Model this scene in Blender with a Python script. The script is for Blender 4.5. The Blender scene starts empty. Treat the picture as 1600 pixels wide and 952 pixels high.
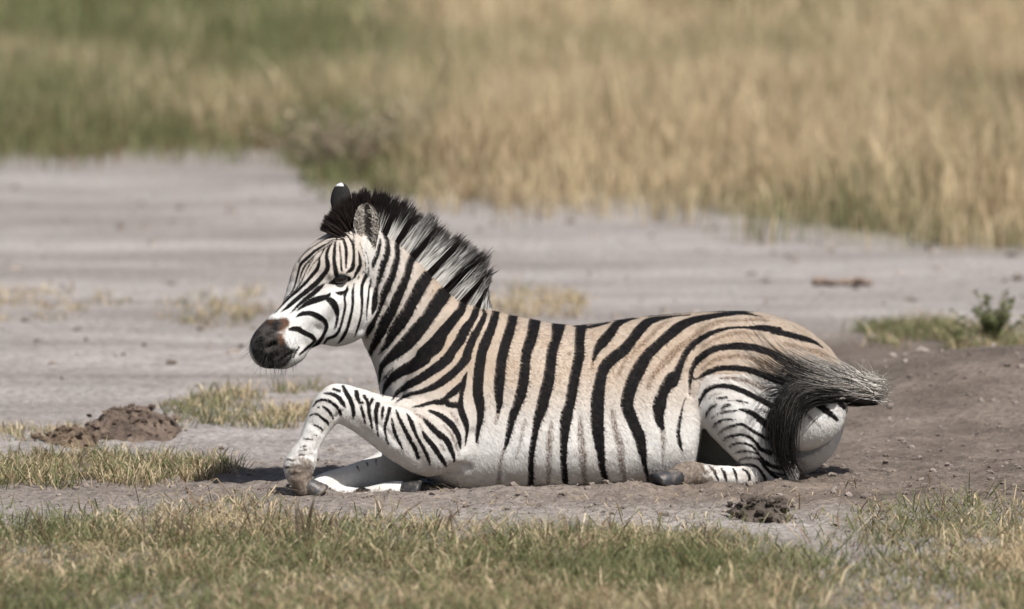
import bpy, math, random
import numpy as np
from mathutils import Vector
from mathutils.bvhtree import BVHTree

random.seed(7)
RNG = np.random.default_rng(11)
scene = bpy.context.scene
COL = scene.collection

# ------------------------------------------------------------------ camera
CAM_Y, CAM_Z, LENS = -22.0, 2.2, 264.9
PITCH = math.radians(4.346)
FPX = LENS / 36.0 * 1600.0
cam_d = bpy.data.cameras.new("camera")
cam = bpy.data.objects.new("camera", cam_d)
COL.objects.link(cam)
cam.location = (0, CAM_Y, CAM_Z)
cam.rotation_euler = (math.pi / 2 - PITCH, 0, 0)
cam_d.lens = LENS
cam_d.sensor_width = 36.0
cam_d.clip_start = 0.5
cam_d.clip_end = 2000
cam_d.dof.use_dof = True
cam_d.dof.focus_distance = 21.75
cam_d.dof.aperture_fstop = 3.2
scene.camera = cam

# ------------------------------------------------------------------ sky and sun
SUN_EL, SUN_AZ = math.radians(52), math.radians(33)      # azimuth: to the right of the line behind the camera
sun_dir = Vector((math.cos(SUN_EL) * math.sin(SUN_AZ), -math.cos(SUN_EL) * math.cos(SUN_AZ), math.sin(SUN_EL)))
world = bpy.data.worlds.new("World")
scene.world = world
world.use_nodes = True
wn = world.node_tree.nodes
sky = wn.new("ShaderNodeTexSky")
sky.sky_type = 'NISHITA'
sky.sun_disc = False
sky.sun_elevation = SUN_EL
sky.sun_rotation = math.atan2(sun_dir.x, sun_dir.y)
sky.dust_density = 2.5
wn["Background"].inputs[1].default_value = 0.057
world.node_tree.links.new(sky.outputs[0], wn["Background"].inputs[0])
sun_l = bpy.data.lights.new("sun", 'SUN')
sun_l.energy = 4.6
sun_l.angle = math.radians(0.53)
sun_l.color = (1.0, 0.965, 0.915)
sun = bpy.data.objects.new("sun", sun_l)
COL.objects.link(sun)
sun.rotation_euler = sun_dir.to_track_quat('Z', 'Y').to_euler()
sun.location = (6, -10, 12)
vs = scene.view_settings
vs.view_transform = 'Standard'
vs.look = 'None'
vs.exposure = 0.5
vs.gamma = 1.0
vs.use_curve_mapping = False
scene.cycles.use_denoising = True

# ------------------------------------------------------------------ helpers
CP, SP = math.cos(PITCH), math.sin(PITCH)

def P(px, py, y):
    """point at depth y that the photograph shows at (px, py)"""
    dx = (px - 800.0) / FPX
    dy = -(py - 476.0) / FPX
    d = np.array([dx, CP + dy * SP, -SP + dy * CP])
    t = (y - CAM_Y) / d[1]
    return np.array([0, CAM_Y, CAM_Z]) + d * t

def G(px, py, z=0.0):
    """ground point (height z) seen at (px, py)"""
    dx = (px - 800.0) / FPX
    dy = -(py - 476.0) / FPX
    d = np.array([dx, CP + dy * SP, -SP + dy * CP])
    t = (z - CAM_Z) / d[2]
    return np.array([0, CAM_Y, CAM_Z]) + d * t

def proj(v):
    """side-view chart of the animal: points (n,3) to chart coordinates"""
    q = v - np.array([0, CAM_Y, CAM_Z])
    depth = q[:, 1] * CP - q[:, 2] * SP
    up = q[:, 1] * SP + q[:, 2] * CP
    return 800 + FPX * q[:, 0] / depth, 476 - FPX * up / depth

def catmull(pts, n=4):
    pts = np.asarray(pts, float)
    if len(pts) < 3:
        return pts if len(pts) < 2 else np.array([pts[0] + (pts[1] - pts[0]) * k / n for k in range(n + 1)])
    p = np.vstack([2 * pts[0] - pts[1], pts, 2 * pts[-1] - pts[-2]])
    out = []
    for i in range(1, len(p) - 2):
        for k in range(n):
            t = k / n
            out.append(0.5 * (2 * p[i] + (p[i + 1] - p[i - 1]) * t + (2 * p[i - 1] - 5 * p[i] + 4 * p[i + 1] - p[i + 2]) * t * t
                              + (3 * p[i] - p[i - 1] - 3 * p[i + 1] + p[i + 2]) * t ** 3))
    out.append(pts[-1])
    return np.array(out)

_T = RNG.random((256, 256))
def vnoise(x, y):
    xi = np.floor(x).astype(int); yi = np.floor(y).astype(int)
    fx = x - xi; fy = y - yi
    fx = fx * fx * (3 - 2 * fx); fy = fy * fy * (3 - 2 * fy)
    a = _T[xi & 255, yi & 255]; b = _T[(xi + 1) & 255, yi & 255]
    c = _T[xi & 255, (yi + 1) & 255]; d = _T[(xi + 1) & 255, (yi + 1) & 255]
    return (a * (1 - fx) + b * fx) * (1 - fy) + (c * (1 - fx) + d * fx) * fy

def fbm(x, y, o=4):
    s = 0; a = 0.5
    for i in range(o):
        s = s + a * vnoise(x * 2 ** i + 17.3 * i, y * 2 ** i + 5.1 * i); a *= 0.5
    return s / (1 - 0.5 ** o)

def sstep(a, b, x):
    t = np.clip((x - a) / (b - a), 0, 1)
    return t * t * (3 - 2 * t)

def mesh_np(name, verts, loops, totals, smooth=True):
    me = bpy.data.meshes.new(name)
    verts = np.asarray(verts, np.float32); loops = np.asarray(loops, np.int32); totals = np.asarray(totals, np.int32)
    me.vertices.add(len(verts)); me.vertices.foreach_set("co", verts.ravel())
    me.loops.add(len(loops)); me.loops.foreach_set("vertex_index", loops)
    me.polygons.add(len(totals))
    starts = np.concatenate([[0], np.cumsum(totals)[:-1]]).astype(np.int32)
    me.polygons.foreach_set("loop_start", starts)
    try:
        me.polygons.foreach_set("loop_total", totals)
    except Exception:
        pass
    me.polygons.foreach_set("use_smooth", np.full(len(totals), smooth))
    me.update(calc_edges=True)
    me.validate()
    return me

def fattr(me, name, arr):
    a = me.attributes.new(name, 'FLOAT', 'POINT')
    a.data.foreach_set("value", np.asarray(arr, np.float32).ravel())

def cattr(me, name, arr):
    a = me.attributes.new(name, 'FLOAT_COLOR', 'POINT')
    c = np.ones((len(arr), 4), np.float32); c[:, :3] = arr
    a.data.foreach_set("color", c.ravel())

def obj(name, me, mat=None, parent=None):
    o = bpy.data.objects.new(name, me)
    COL.objects.link(o)
    if mat is not None:
        me.materials.append(mat)
    if parent is not None:
        o.parent = parent
        o.matrix_parent_inverse = parent.matrix_world.inverted()
    return o

def tag(o, label=None, cat=None, group=None, kind=None):
    if label: o["label"] = label
    if cat: o["category"] = cat
    if group: o["group"] = group
    if kind: o["kind"] = kind
    return o

def empty(name, loc):
    o = bpy.data.objects.new(name, None)
    COL.objects.link(o)
    o.location = loc
    o.empty_display_size = 0.1
    bpy.context.view_layer.update()
    return o

class NT:
    """small node-graph helper"""
    def __init__(s, name):
        s.m = bpy.data.materials.new(name); s.m.use_nodes = True
        s.t = s.m.node_tree; s.n = s.t.nodes
        s.b = s.n["Principled BSDF"]; s.out = s.n["Material Output"]
    def node(s, ty, **kw):
        n = s.n.new(ty)
        for k, v in kw.items(): setattr(n, k, v)
        return n
    def link(s, a, b): s.t.links.new(a, b)
    def val(s, x, sock):
        if isinstance(x, (int, float)): sock.default_value = x
        elif isinstance(x, (tuple, list)): sock.default_value = tuple(x) + ((1,) if len(x) == 3 and sock.type == 'RGBA' else ())
        else: s.link(x, sock)
    def attr(s, name, out="Fac"):
        n = s.node("ShaderNodeAttribute"); n.attribute_name = name; return n.outputs[out]
    def math(s, op, a, b=0.0, c=None, clamp=False):
        n = s.node("ShaderNodeMath", operation=op); n.use_clamp = clamp
        s.val(a, n.inputs[0]); s.val(b, n.inputs[1])
        if c is not None: s.val(c, n.inputs[2])
        return n.outputs[0]
    def ramp(s, x, lo, hi, a=0.0, b=1.0):
        n = s.node("ShaderNodeMapRange", interpolation_type='SMOOTHSTEP')
        s.val(x, n.inputs[0]); s.val(lo, n.inputs[1]); s.val(hi, n.inputs[2]); s.val(a, n.inputs[3]); s.val(b, n.inputs[4])
        return n.outputs[0]
    def mix(s, f, a, b, mode='MIX'):
        n = s.node("ShaderNodeMix", data_type='RGBA', blend_type=mode)
        s.val(f, n.inputs[0]); s.val(a, n.inputs[6]); s.val(b, n.inputs[7]); return n.outputs[2]
    def coord(s, scale=(1, 1, 1)):
        tc = s.node("ShaderNodeTexCoord"); mp = s.node("ShaderNodeMapping"); mp.inputs[3].default_value = scale
        s.link(tc.outputs["Object"], mp.inputs[0]); return mp.outputs[0]
    def noise(s, scale, detail=3, rough=0.55, vec=None, out=0):
        n = s.node("ShaderNodeTexNoise"); n.inputs["Scale"].default_value = scale
        n.inputs["Detail"].default_value = detail; n.inputs["Roughness"].default_value = rough
        s.link(vec if vec is not None else s.coord(), n.inputs["Vector"]); return n.outputs[out]
    def bump(s, h, strength, dist, normal=None):
        n = s.node("ShaderNodeBump"); n.inputs["Strength"].default_value = strength; n.inputs["Distance"].default_value = dist
        s.link(h, n.inputs["Height"])
        if normal is not None: s.link(normal, n.inputs["Normal"])
        return n.outputs[0]
    def fin(s, col, rough=0.8, normal=None, spec=0.3):
        s.val(col, s.b.inputs["Base Color"]); s.val(rough, s.b.inputs["Roughness"]); s.b.inputs["Specular IOR Level"].default_value = spec
        if normal is not None: s.link(normal, s.b.inputs["Normal"])
        return s.m
# ------------------------------------------------------------------ ground
def ground_z(x, y):
    x = np.asarray(x, float); y = np.asarray(y, float)
    z = .05 * (fbm(x * .35 + 3, y * .22 + 8, 3) - .5) * sstep(.6, 3.5, np.hypot(x, y))
    z = z + .16 * np.exp(-(((x - 1.75) / .75) ** 2 + ((y - 2.9) / 1.0) ** 2))
    return z
def near_detail(x, y):
    """clods and hoof-churned soil round the animal"""
    m = np.exp(-((x / 2.4) ** 4 + ((y - .2) / 1.9) ** 4))
    n = (fbm(x * 9, y * 5, 4) - .5) * .035 + np.abs(fbm(x * 26, y * 16, 3) - .5) * .03
    lip = (.020 + .03 * (fbm(x * 11 + 2, y * 8, 3) - .4)) * np.exp(-((y - .22 * x + .36 + .06 * (fbm(x * 3, x * 0, 2) - .5)) / .06) ** 2) * sstep(-.45, -.1, x) * sstep(.95, .75, x)
    return m * n + lip
def axis_grid(fine, lo, hi, far_lo, far_hi, g):
    a = list(np.arange(lo, hi, fine)); s = fine
    while a[-1] < far_hi: s *= g; a.append(a[-1] + s)
    s = fine; b = []
    x = lo
    while x > far_lo: s *= g; x -= s; b.append(x)
    return np.array(b[::-1] + a)
gx = axis_grid(.014, -2.1, 2.1, -260, 260, 1.10)
gy = axis_grid(.022, -1.0, 2.0, -60, 520, 1.06)
GX, GY = np.meshgrid(gx, gy, indexing='ij')
GZ = ground_z(GX, GY) + near_detail(GX, GY)
nx, ny = GX.shape
gi_ = np.arange(nx * ny).reshape(nx, ny)
gq = np.stack([gi_[:-1, :-1], gi_[1:, :-1], gi_[1:, 1:], gi_[:-1, 1:]], -1).reshape(-1, 4)
gme = mesh_np("ground", np.stack([GX, GY, GZ], -1).reshape(-1, 3), gq.ravel(), np.full(len(gq), 4))

# edge of the far grass (photograph pixels -> ground points) as depth over bearing
EDGE = [(-900, 250), (0, 243), (200, 240), (400, 232), (430, 233), (465, 262), (500, 290), (560, 301), (740, 322), (900, 330), (1100, 335), (1250, 352), (1330, 372), (1600, 382), (2500, 385)]
ed = np.array([G(*e) for e in EDGE]); ed_ang = (ed[:, 0]) / (ed[:, 1] - CAM_Y)
def edge_y(x, y):
    return np.interp(x / (y - CAM_Y), ed_ang, ed[:, 1])
gxf, gyf = GX.ravel(), GY.ravel()
field = sstep(-.8, 1.5, gyf - edge_y(gxf, np.maximum(gyf, -15)) + 1.6 * (fbm(gxf * .6, gyf * .3, 3) - .5))
fattr(gme, "field", field)
disturbed = np.clip(np.exp(-(((gxf - 1.75) / 1.35) ** 4 + ((gyf - 2.6) / 3.0) ** 6)) * 1.15 + .75 * np.exp(-((gxf / 1.9) ** 6 + ((gyf + .1) / .75) ** 4)), 0, 1)
fattr(gme, "disturbed", disturbed)
turf = sstep(-.75, -1.5, gyf + .9 * (fbm(gxf * 1.6, gyf * 1.1, 3) - .5)) * sstep(.25, .55, fbm(gxf * 1.8 + 5, gyf * 1.1, 3))
fattr(gme, "turf", turf)
s = NT("soil")
n1 = s.noise(.55, 5, .6); n2 = s.noise(3.2, 5, .62); n3 = s.noise(38, 4, .7); n4 = s.noise(.9, 5, .62, s.coord((.35, 1, 1))); n5 = s.noise(1.9, 4, .6, s.coord((.22, 1, 1)))
pan = s.mix(s.ramp(n4, .36, .62), (.30, .272, .258), (.46, .425, .405))
pan = s.mix(s.ramp(n5, .54, .70, 0, .5), pan, (.19, .165, .15))
pan = s.mix(s.ramp(n5, .30, .42, .6, 0), pan, (.53, .485, .465))
pan = s.mix(s.ramp(n2, .3, .75, 0, .5), pan, (.31, .27, .243))
near_c = s.mix(s.ramp(n2, .3, .7), (.115, .091, .074), (.225, .182, .152))
col = s.mix(s.attr("disturbed"), pan, near_c)
col = s.mix(s.ramp(n3, .35, .62, .55, 0), col, (.085, .070, .060))
straw = s.mix(s.ramp(n1, .35, .65), (.27, .225, .14), (.17, .16, .09))
col = s.mix(s.attr("field"), col, straw)
col = s.mix(s.math('MULTIPLY', s.attr("turf"), .8), col, s.mix(s.ramp(n2, .35, .65), (.16, .135, .085), (.10, .10, .05)))
nb = s.bump(n2, .5, .12); nb = s.bump(n3, .9, .02, nb); nb = s.bump(s.noise(150, 3, .7), .5, .006, nb)
ground = obj("ground", gme, s.fin(col, .95, nb, .15))
tag(ground, "pale grey bare soil pan with darker churned earth", None, kind="structure")
# ------------------------------------------------------------------ the zebra: coat strokes (chart coordinates)
CROP = {'C1': (380, 280, 6.345), 'C2': (380, 430, 5.29), 'C3': (540, 290, 5.95), 'C4': (560, 430, 5.95), 'C5': (660, 370, 6.8),
        'C6': (580, 560, 4.76), 'C7': (430, 590, 4.533), 'C8': (560, 680, 7.27), 'D1': (720, 480, 5.95), 'D2': (720, 630, 5.95),
        'D3': (880, 480, 5.95), 'D4': (880, 630, 5.95), 'D5': (1040, 480, 5.95), 'D6': (1000, 620, 5.6), 'D7': (1180, 490, 5.6), 'D8': (1160, 590, 4.76)}
def K(*runs):
    out = []
    for crop, pts in runs:
        ox, oy, s = CROP[crop]
        out += [(ox + u / s, oy + v / s, w / s) for u, v, w in pts]
    return out
BLACK = [
 # barrel
 K(('D1', [(325,45,75),(290,180,80),(240,300,90),(195,430,90),(170,600,95),(158,750,95),(170,860,95)]), ('D2', [(180,20,88),(182,120,65),(165,250,40),(150,375,24)])),
 K(('D1', [(490,65,92),(455,220,95),(410,360,95),(375,520,95),(358,680,105),(352,800,90),(357,900,66)]), ('D2', [(355,20,58),(348,80,40)])),
 K(('D1', [(690,110,115),(660,270,110),(610,420,100),(595,560,95),(580,700,105),(550,830,105)]), ('D2', [(525,10,85),(480,130,80),(450,250,60),(425,370,45),(405,430,22)])),
 K(('D1', [(908,160,135),(885,300,95),(850,400,105),(830,550,100),(810,700,115),(770,850,115)]), ('D2', [(760,10,115),(715,150,90),(690,280,62),(665,420,58),(650,560,58),(650,700,55),(640,850,60),(640,890,55)])),
 K(('D3', [(165,180,105),(152,300,95),(148,440,100),(125,560,100),(95,700,100),(75,830,105)]), ('D2', [(1005,40,102),(980,130,115),(965,260,95),(955,400,75),(955,540,65),(965,680,65),(978,830,48)])),
 K(('D3', [(90,180,8),(200,190,25),(280,178,30),(360,158,22),(440,143,8)])),
 K(('D3', [(700,100,10),(600,125,28),(500,160,70),(440,240,95),(370,320,100),(310,400,70),(285,470,36),(272,530,10)])),
 K(('D3', [(1190,70,10),(1050,82,18),(900,105,45),(790,140,80),(710,210,100),(650,290,95),(560,400,110),(440,490,110),(370,580,110),(345,680,110),(325,800,125)]), ('D4', [(318,20,130),(315,150,130),(325,300,115),(345,450,85),(360,600,65),(395,720,55),(422,810,28)])),
 K(('D5', [(900,90,4),(850,80,10),(750,60,30),(650,58,40),(500,75,50),(350,100,60),(230,130,75),(100,200,100)]), ('D3', [(960,280,100),(860,370,95),(770,460,110),(710,560,130),(650,680,130),(610,800,125)]), ('D4', [(592,20,125),(620,100,120),(660,200,110),(700,290,120),(725,380,105),(735,470,80),(755,580,50),(780,680,38),(795,780,18)])),
 K(('D7', [(590,295,10),(520,250,30),(430,220,45),(300,185,50),(150,150,50)]), ('D5', [(1050,215,60),(900,195,55),(750,190,28),(600,195,28),(480,220,40),(350,280,55),(250,350,60),(190,420,65),(150,500,60),(110,600,85),(60,700,110)]), ('D3', [(1010,660,120),(950,750,110),(910,840,110)]), ('D4', [(895,10,130),(885,100,105),(900,180,75),(918,230,45)])),
 # thigh
 K(('D5', [(230,820,10),(231,750,18),(235,670,36),(245,580,45),(280,510,60),(360,440,65),(450,390,65),(580,365,62),(720,365,65),(850,385,65),(960,420,60)]), ('D7', [(220,385,60),(330,440,60),(480,520,50)])),
 K(('D5', [(240,665,22),(300,662,20),(360,625,45),(450,580,50),(540,565,45),(660,568,55),(760,580,55),(860,610,60),(960,650,65),(1080,690,70)])),
 K(('D6', [(515,100,10),(525,20,28)]), ('D5', [(325,860,25),(365,790,40),(430,745,40),(520,730,40),(620,745,45),(720,780,50),(820,830,50),(920,880,50),(1000,930,50)]), ('D8', [(200,195,40)])),
 K(('D6', [(410,-20,10),(375,80,18),(355,170,28),(335,280,35),(340,380,38),(360,450,25),(372,495,6)])),
 K(('D5', [(470,850,12),(520,842,20),(570,835,14)])), K(('D5', [(580,870,8),(640,865,12),(700,875,16),(780,890,8)])),
 K(('D6', [(570,185,8),(590,130,25),(630,85,25),(670,70,12)])), K(('D6', [(700,115,8),(740,80,28),(785,72,12)])),
 K(('D6', [(625,190,6),(680,150,12),(750,132,18),(850,122,14)])),
 K(('D6', [(870,110,18),(950,130,40),(1030,175,45),(1110,240,50)]), ('D8', [(100,290,38),(200,380,35)])),
 K(('D6', [(635,270,10),(670,225,18),(740,200,18),(835,200,12)])),
 K(('D6', [(685,325,10),(730,285,20),(800,258,22),(890,242,22),(950,275,25),(1020,320,28),(1110,365,28)]), ('D8', [(170,450,25)])),
 K(('D6', [(725,385,10),(770,350,22),(850,335,24),(940,345,26),(1010,400,28),(1050,455,35),(1110,480,42)]), ('D8', [(210,560,35)])),
 K(('D6', [(780,440,10),(810,415,18),(880,405,18),(960,425,18),(1010,470,16),(1060,540,16),(1110,600,16)]), ('D8', [(140,600,18),(200,650,28),(280,670,30)])),
 K(('D6', [(830,495,8),(870,478,18),(940,475,18),(1000,490,15),(1040,520,6)])),
 K(('D6', [(860,570,8),(890,545,15),(960,535,16),(1030,545,18),(1080,590,20)]), ('D8', [(140,630,22),(190,690,24),(250,740,24),(330,770,25)])),
 K(('D6', [(890,595,12),(960,600,16),(1030,625,20),(1080,690,24),(1115,770,28)])),
 K(('D8', [(200,690,8),(260,715,16),(330,730,14)])), K(('D8', [(220,760,10),(260,790,25),(290,815,20)])),
 K(('D6', [(525,595,10),(555,640,18),(570,680,8)])), K(('D6', [(605,605,10),(650,650,25),(670,700,20),(690,740,6)])),
 K(('D6', [(710,625,12),(740,670,26),(755,735,18)])), K(('D6', [(815,630,15),(840,680,22),(850,735,14)])),
 K(('D6', [(895,632,10),(940,660,22),(960,710,24),(945,765,14)])), K(('D6', [(1020,750,15),(1035,785,15)])),
 K(('D8', [(480,140,40),(560,200,50),(640,260,45),(703,312,26)])), K(('D8', [(660,120,28),(710,170,40),(755,220,36)])),
 K(('D8', [(370,310,20),(392,352,12)])), K(('D8', [(785,240,16),(778,300,18)])),  # last stroke is no stripe: anus and shade at the rear edge, painted black
 # shoulder and foreleg
 K(('C6', [(715,100,8),(695,150,30),(682,200,40),(673,260,30),(665,330,36),(672,400,50),(700,470,45),(715,540,28),(712,600,18),(708,650,8)])),
 K(('C6', [(690,180,40),(620,245,50),(560,292,38),(530,320,50),(440,330,28),(380,348,22),(310,358,8)])),
 K(('C6', [(545,318,40),(590,348,42),(655,345,40)])),
 K(('C6', [(430,390,18),(500,420,35),(560,460,45),(610,510,45),(645,570,38),(665,640,25),(668,672,10)])),
 K(('C6', [(400,450,20),(440,500,35),(500,560,45),(560,610,45),(595,680,38),(615,740,22),(615,778,6)])),
 K(('C6', [(380,545,14),(410,590,35),(460,650,40),(500,710,38),(540,770,30),(564,814,8)])),
 K(('C6', [(265,410,12),(300,480,32),(325,550,25),(360,620,22),(400,690,28),(430,760,22),(437,795,10)])),
 K(('C6', [(185,380,10),(205,440,22),(240,510,28),(280,590,30),(325,670,32),(352,745,26)])),
 K(('C6', [(153,450,12),(170,530,25),(195,600,25),(225,660,15),(240,695,4)])),
 K(('C6', [(140,365,25),(120,440,25),(103,510,20),(108,580,18),(128,640,8)])),
 K(('C6', [(90,365,20),(82,410,20),(80,460,10)])),
 K(('C6', [(50,340,35),(35,400,30),(40,480,22),(52,580,8)])),
 K(('C7', [(630,130,20),(660,185,25),(665,250,25),(680,320,18),(685,375,8)])), K(('C7', [(688,152,22),(668,195,20)])),
 K(('C7', [(575,100,30),(582,140,34),(600,180,18)])), K(('C7', [(617,178,20),(617,180,20)])), K(('C7', [(610,210,18),(625,265,22),(637,330,8)])),
 K(('C7', [(480,65,20),(510,120,32),(540,180,30),(555,240,28),(552,292,14)])),
 K(('C7', [(345,112,8),(400,118,25),(450,145,32),(480,185,28),(498,215,8)])), K(('C7', [(412,82,14),(440,90,18),(462,100,10)])),
 K(('C7', [(270,205,8),(300,170,14),(360,160,18),(410,185,20),(450,225,20),(465,265,22)])),
 K(('C7', [(340,205,15),(375,235,22),(400,270,18),(415,295,8)])), K(('C7', [(245,270,8),(290,258,16),(330,285,20),(370,320,20),(378,340,8)])),
 K(('C7', [(270,335,6),(310,352,16),(340,375,6)])), K(('C7', [(200,435,8),(270,440,10)])), K(('C7', [(270,405,6),(295,410,8)])),
 K(('C7', [(180,492,6),(220,485,8)])), K(('C7', [(170,517,7),(225,513,8)])), K(('C7', [(165,548,8),(205,545,10)])), K(('C7', [(300,212,12),(312,210,10)])),
 K(('C7', [(75,635,16),(140,640,18)])), K(('C7', [(80,575,10),(130,588,12)])),
 # neck
 K(('C3', [(520,235,50),(470,275,42),(400,360,40),(362,440,45),(385,520,45),(385,620,60),(350,730,65),(320,830,60)]), ('C4', [(172,100,35),(155,200,50),(150,290,55),(125,375,8)])),
 K(('C3', [(640,340,70),(560,415,60),(500,500,60),(475,560,55),(478,660,55),(450,770,70)]), ('C4', [(310,20,65),(280,80,75),(235,180,75),(213,270,45),(190,350,40),(150,430,45),(100,520,50),(60,590,12)])),
 K(('C3', [(870,490,80),(720,585,70),(640,650,75),(595,720,75),(580,800,75)]), ('C4', [(440,30,75),(420,80,80),(370,190,90),(310,330,95),(250,430,110),(200,540,95),(150,640,70),(110,720,48),(120,750,18)])),
 K(('C5', [(560,110,90),(430,180,100),(270,265,80),(130,350,75)]), ('C4', [(640,10,110),(580,100,120),(520,210,115),(460,330,115),(390,440,120),(320,540,100),(260,640,60),(210,710,30),(180,740,8)])),
 K(('C5', [(600,280,90),(540,330,80),(440,400,65),(340,480,80),(250,590,110)]), ('C4', [(790,180,140),(720,280,135),(640,400,130),(560,500,140),(460,620,140),(360,710,120),(270,790,80),(210,870,48)]), ('C6', [(60,190,12)])),
 K(('C5', [(640,480,60),(520,610,50),(440,695,80)]), ('C4', [(950,330,88),(880,420,88),(780,540,110),(715,650,150),(600,745,130)]), ('C6', [(390,0,105),(300,60,90),(220,100,80),(140,160,60),(100,220,35),(85,280,8)])),
 K(('C5', [(700,600,70),(640,680,70),(580,750,72),(555,830,75),(520,900,75)]), ('C4', [(1000,500,88),(940,610,90),(870,710,80)]), ('C6', [(570,0,78),(500,60,70),(420,115,65),(320,175,60),(240,220,50),(190,260,30),(155,310,6)])),
 K(('D1', [(205,25,26),(222,70,40),(190,150,55),(120,280,70),(60,430,80)]), ('C6', [(710,0,66),(640,80,60),(560,150,60),(470,210,50),(380,245,35),(300,265,28),(230,295,18),(180,330,4)])),
 K(('C3', [(322,495,18),(315,560,35),(290,650,40),(260,720,40),(245,780,12)])),
 K(('C6', [(160,75,8),(110,130,12),(80,175,6)])),
 # cheek and face
 K(('C4', [(70,-10,25),(30,100,25),(28,220,20),(25,320,15),(8,490,6)])), K(('C4', [(122,0,14),(105,150,24),(92,280,20),(85,420,6)])),
 K(('C1', [(540,840,12),(600,750,10),(720,655,11),(830,590,14),(900,560,18)])),
 K(('C2', [(220,335,5),(270,290,7),(330,220,9),(400,140,12),(430,80,18)]), ('C1', [(545,930,25),(570,850,30),(640,780,35),(720,710,30),(800,660,22),(890,605,12)])),
 K(('C2', [(430,130,6),(460,60,10)]), ('C1', [(580,930,20),(620,850,22),(680,790,16),(750,720,13),(830,670,11),(890,630,8)])),
 K(('C2', [(240,320,5),(300,260,9),(370,190,13),(430,130,16),(480,60,14)]), ('C1', [(610,940,14),(650,860,16),(690,800,14),(702,765,6)])),
 K(('C1', [(640,940,9),(690,850,12),(760,770,16),(800,700,16),(850,650,8)])),
 K(('C2', [(250,322,6),(310,260,12),(380,190,19),(450,130,25),(520,60,28)]), ('C1', [(690,945,38),(740,880,40),(755,800,22),(762,765,6)])),
 K(('C2', [(308,307,8),(370,260,33),(440,200,40),(530,130,42),(610,60,44)]), ('C1', [(800,945,50),(835,890,50),(835,830,50),(825,760,35),(845,690,30),(890,620,12)])),
 K(('C1', [(925,950,50),(910,880,50),(900,800,40),(905,700,35),(915,620,20),(945,560,12)])),
 K(('C1', [(975,910,24),(970,830,25),(965,750,22),(955,670,18),(950,590,7)])), K(('C1', [(1018,880,20),(1020,800,30),(1020,700,35),(1000,620,30),(975,560,10)])),
 K(('C1', [(1020,930,22),(1080,890,48),(1095,800,35),(1095,720,30),(1085,650,30),(1050,580,20),(1030,540,14)])), K(('C1', [(1100,650,18),(1100,570,18)])),
 K(('C1', [(1110,950,28),(1140,900,45),(1160,850,40),(1155,780,30),(1140,710,10)])), K(('C1', [(1180,940,10),(1215,880,14),(1205,800,10),(1180,700,10),(1150,630,9)])),
 K(('C1', [(1240,950,12),(1240,800,10),(1200,690,5)])),
 K(('C2', [(380,322,8),(440,265,24),(500,210,35),(580,150,40),(640,100,35),(687,58,8)])),
 K(('C2', [(438,302,10),(490,260,30),(550,225,50),(620,200,55),(690,180,42),(725,145,10)])), K(('C2', [(690,190,40),(740,230,65),(770,290,50),(778,360,28),(765,420,22),(750,455,8)])),
 K(('C2', [(438,347,16),(490,320,40),(560,320,45),(620,345,55),(670,380,45),(690,430,38),(670,490,30),(630,545,35),(580,600,35),(545,642,10)])),
 K(('C2', [(385,450,32),(440,445,50),(500,475,45),(560,505,45),(590,535,35),(570,565,25),(520,610,28),(465,660,18)])), K(('C2', [(460,595,18),(430,650,20),(415,685,14)])),
 K(('C2', [(865,85,12),(852,135,36),(800,152,38),(755,140,8)])), K(('C2', [(852,140,26),(838,190,20),(845,250,25),(825,350,25),(800,440,25),(760,500,30),(700,525,25),(670,565,20),(650,608,10)])),
 K(('C2', [(915,70,10),(905,150,25),(905,250,25),(885,350,28),(860,440,30),(820,520,30),(780,568,12)])),
 K(('C3', [(195,800,10),(175,870,24)]), ('C2', [(1020,0,30),(985,80,28),(978,160,28),(985,250,22),(970,350,22),(945,450,25),(918,518,8)])),
 K(('C2', [(1050,40,10),(1040,180,24),(1032,300,16),(1025,380,6)])),
 K(('C2', [(925,10,25),(890,42,8)])), K(('C2', [(960,15,20),(945,40,8)])), K(('C2', [(700,72,10),(785,48,66),(868,33,50)])),
]
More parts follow.
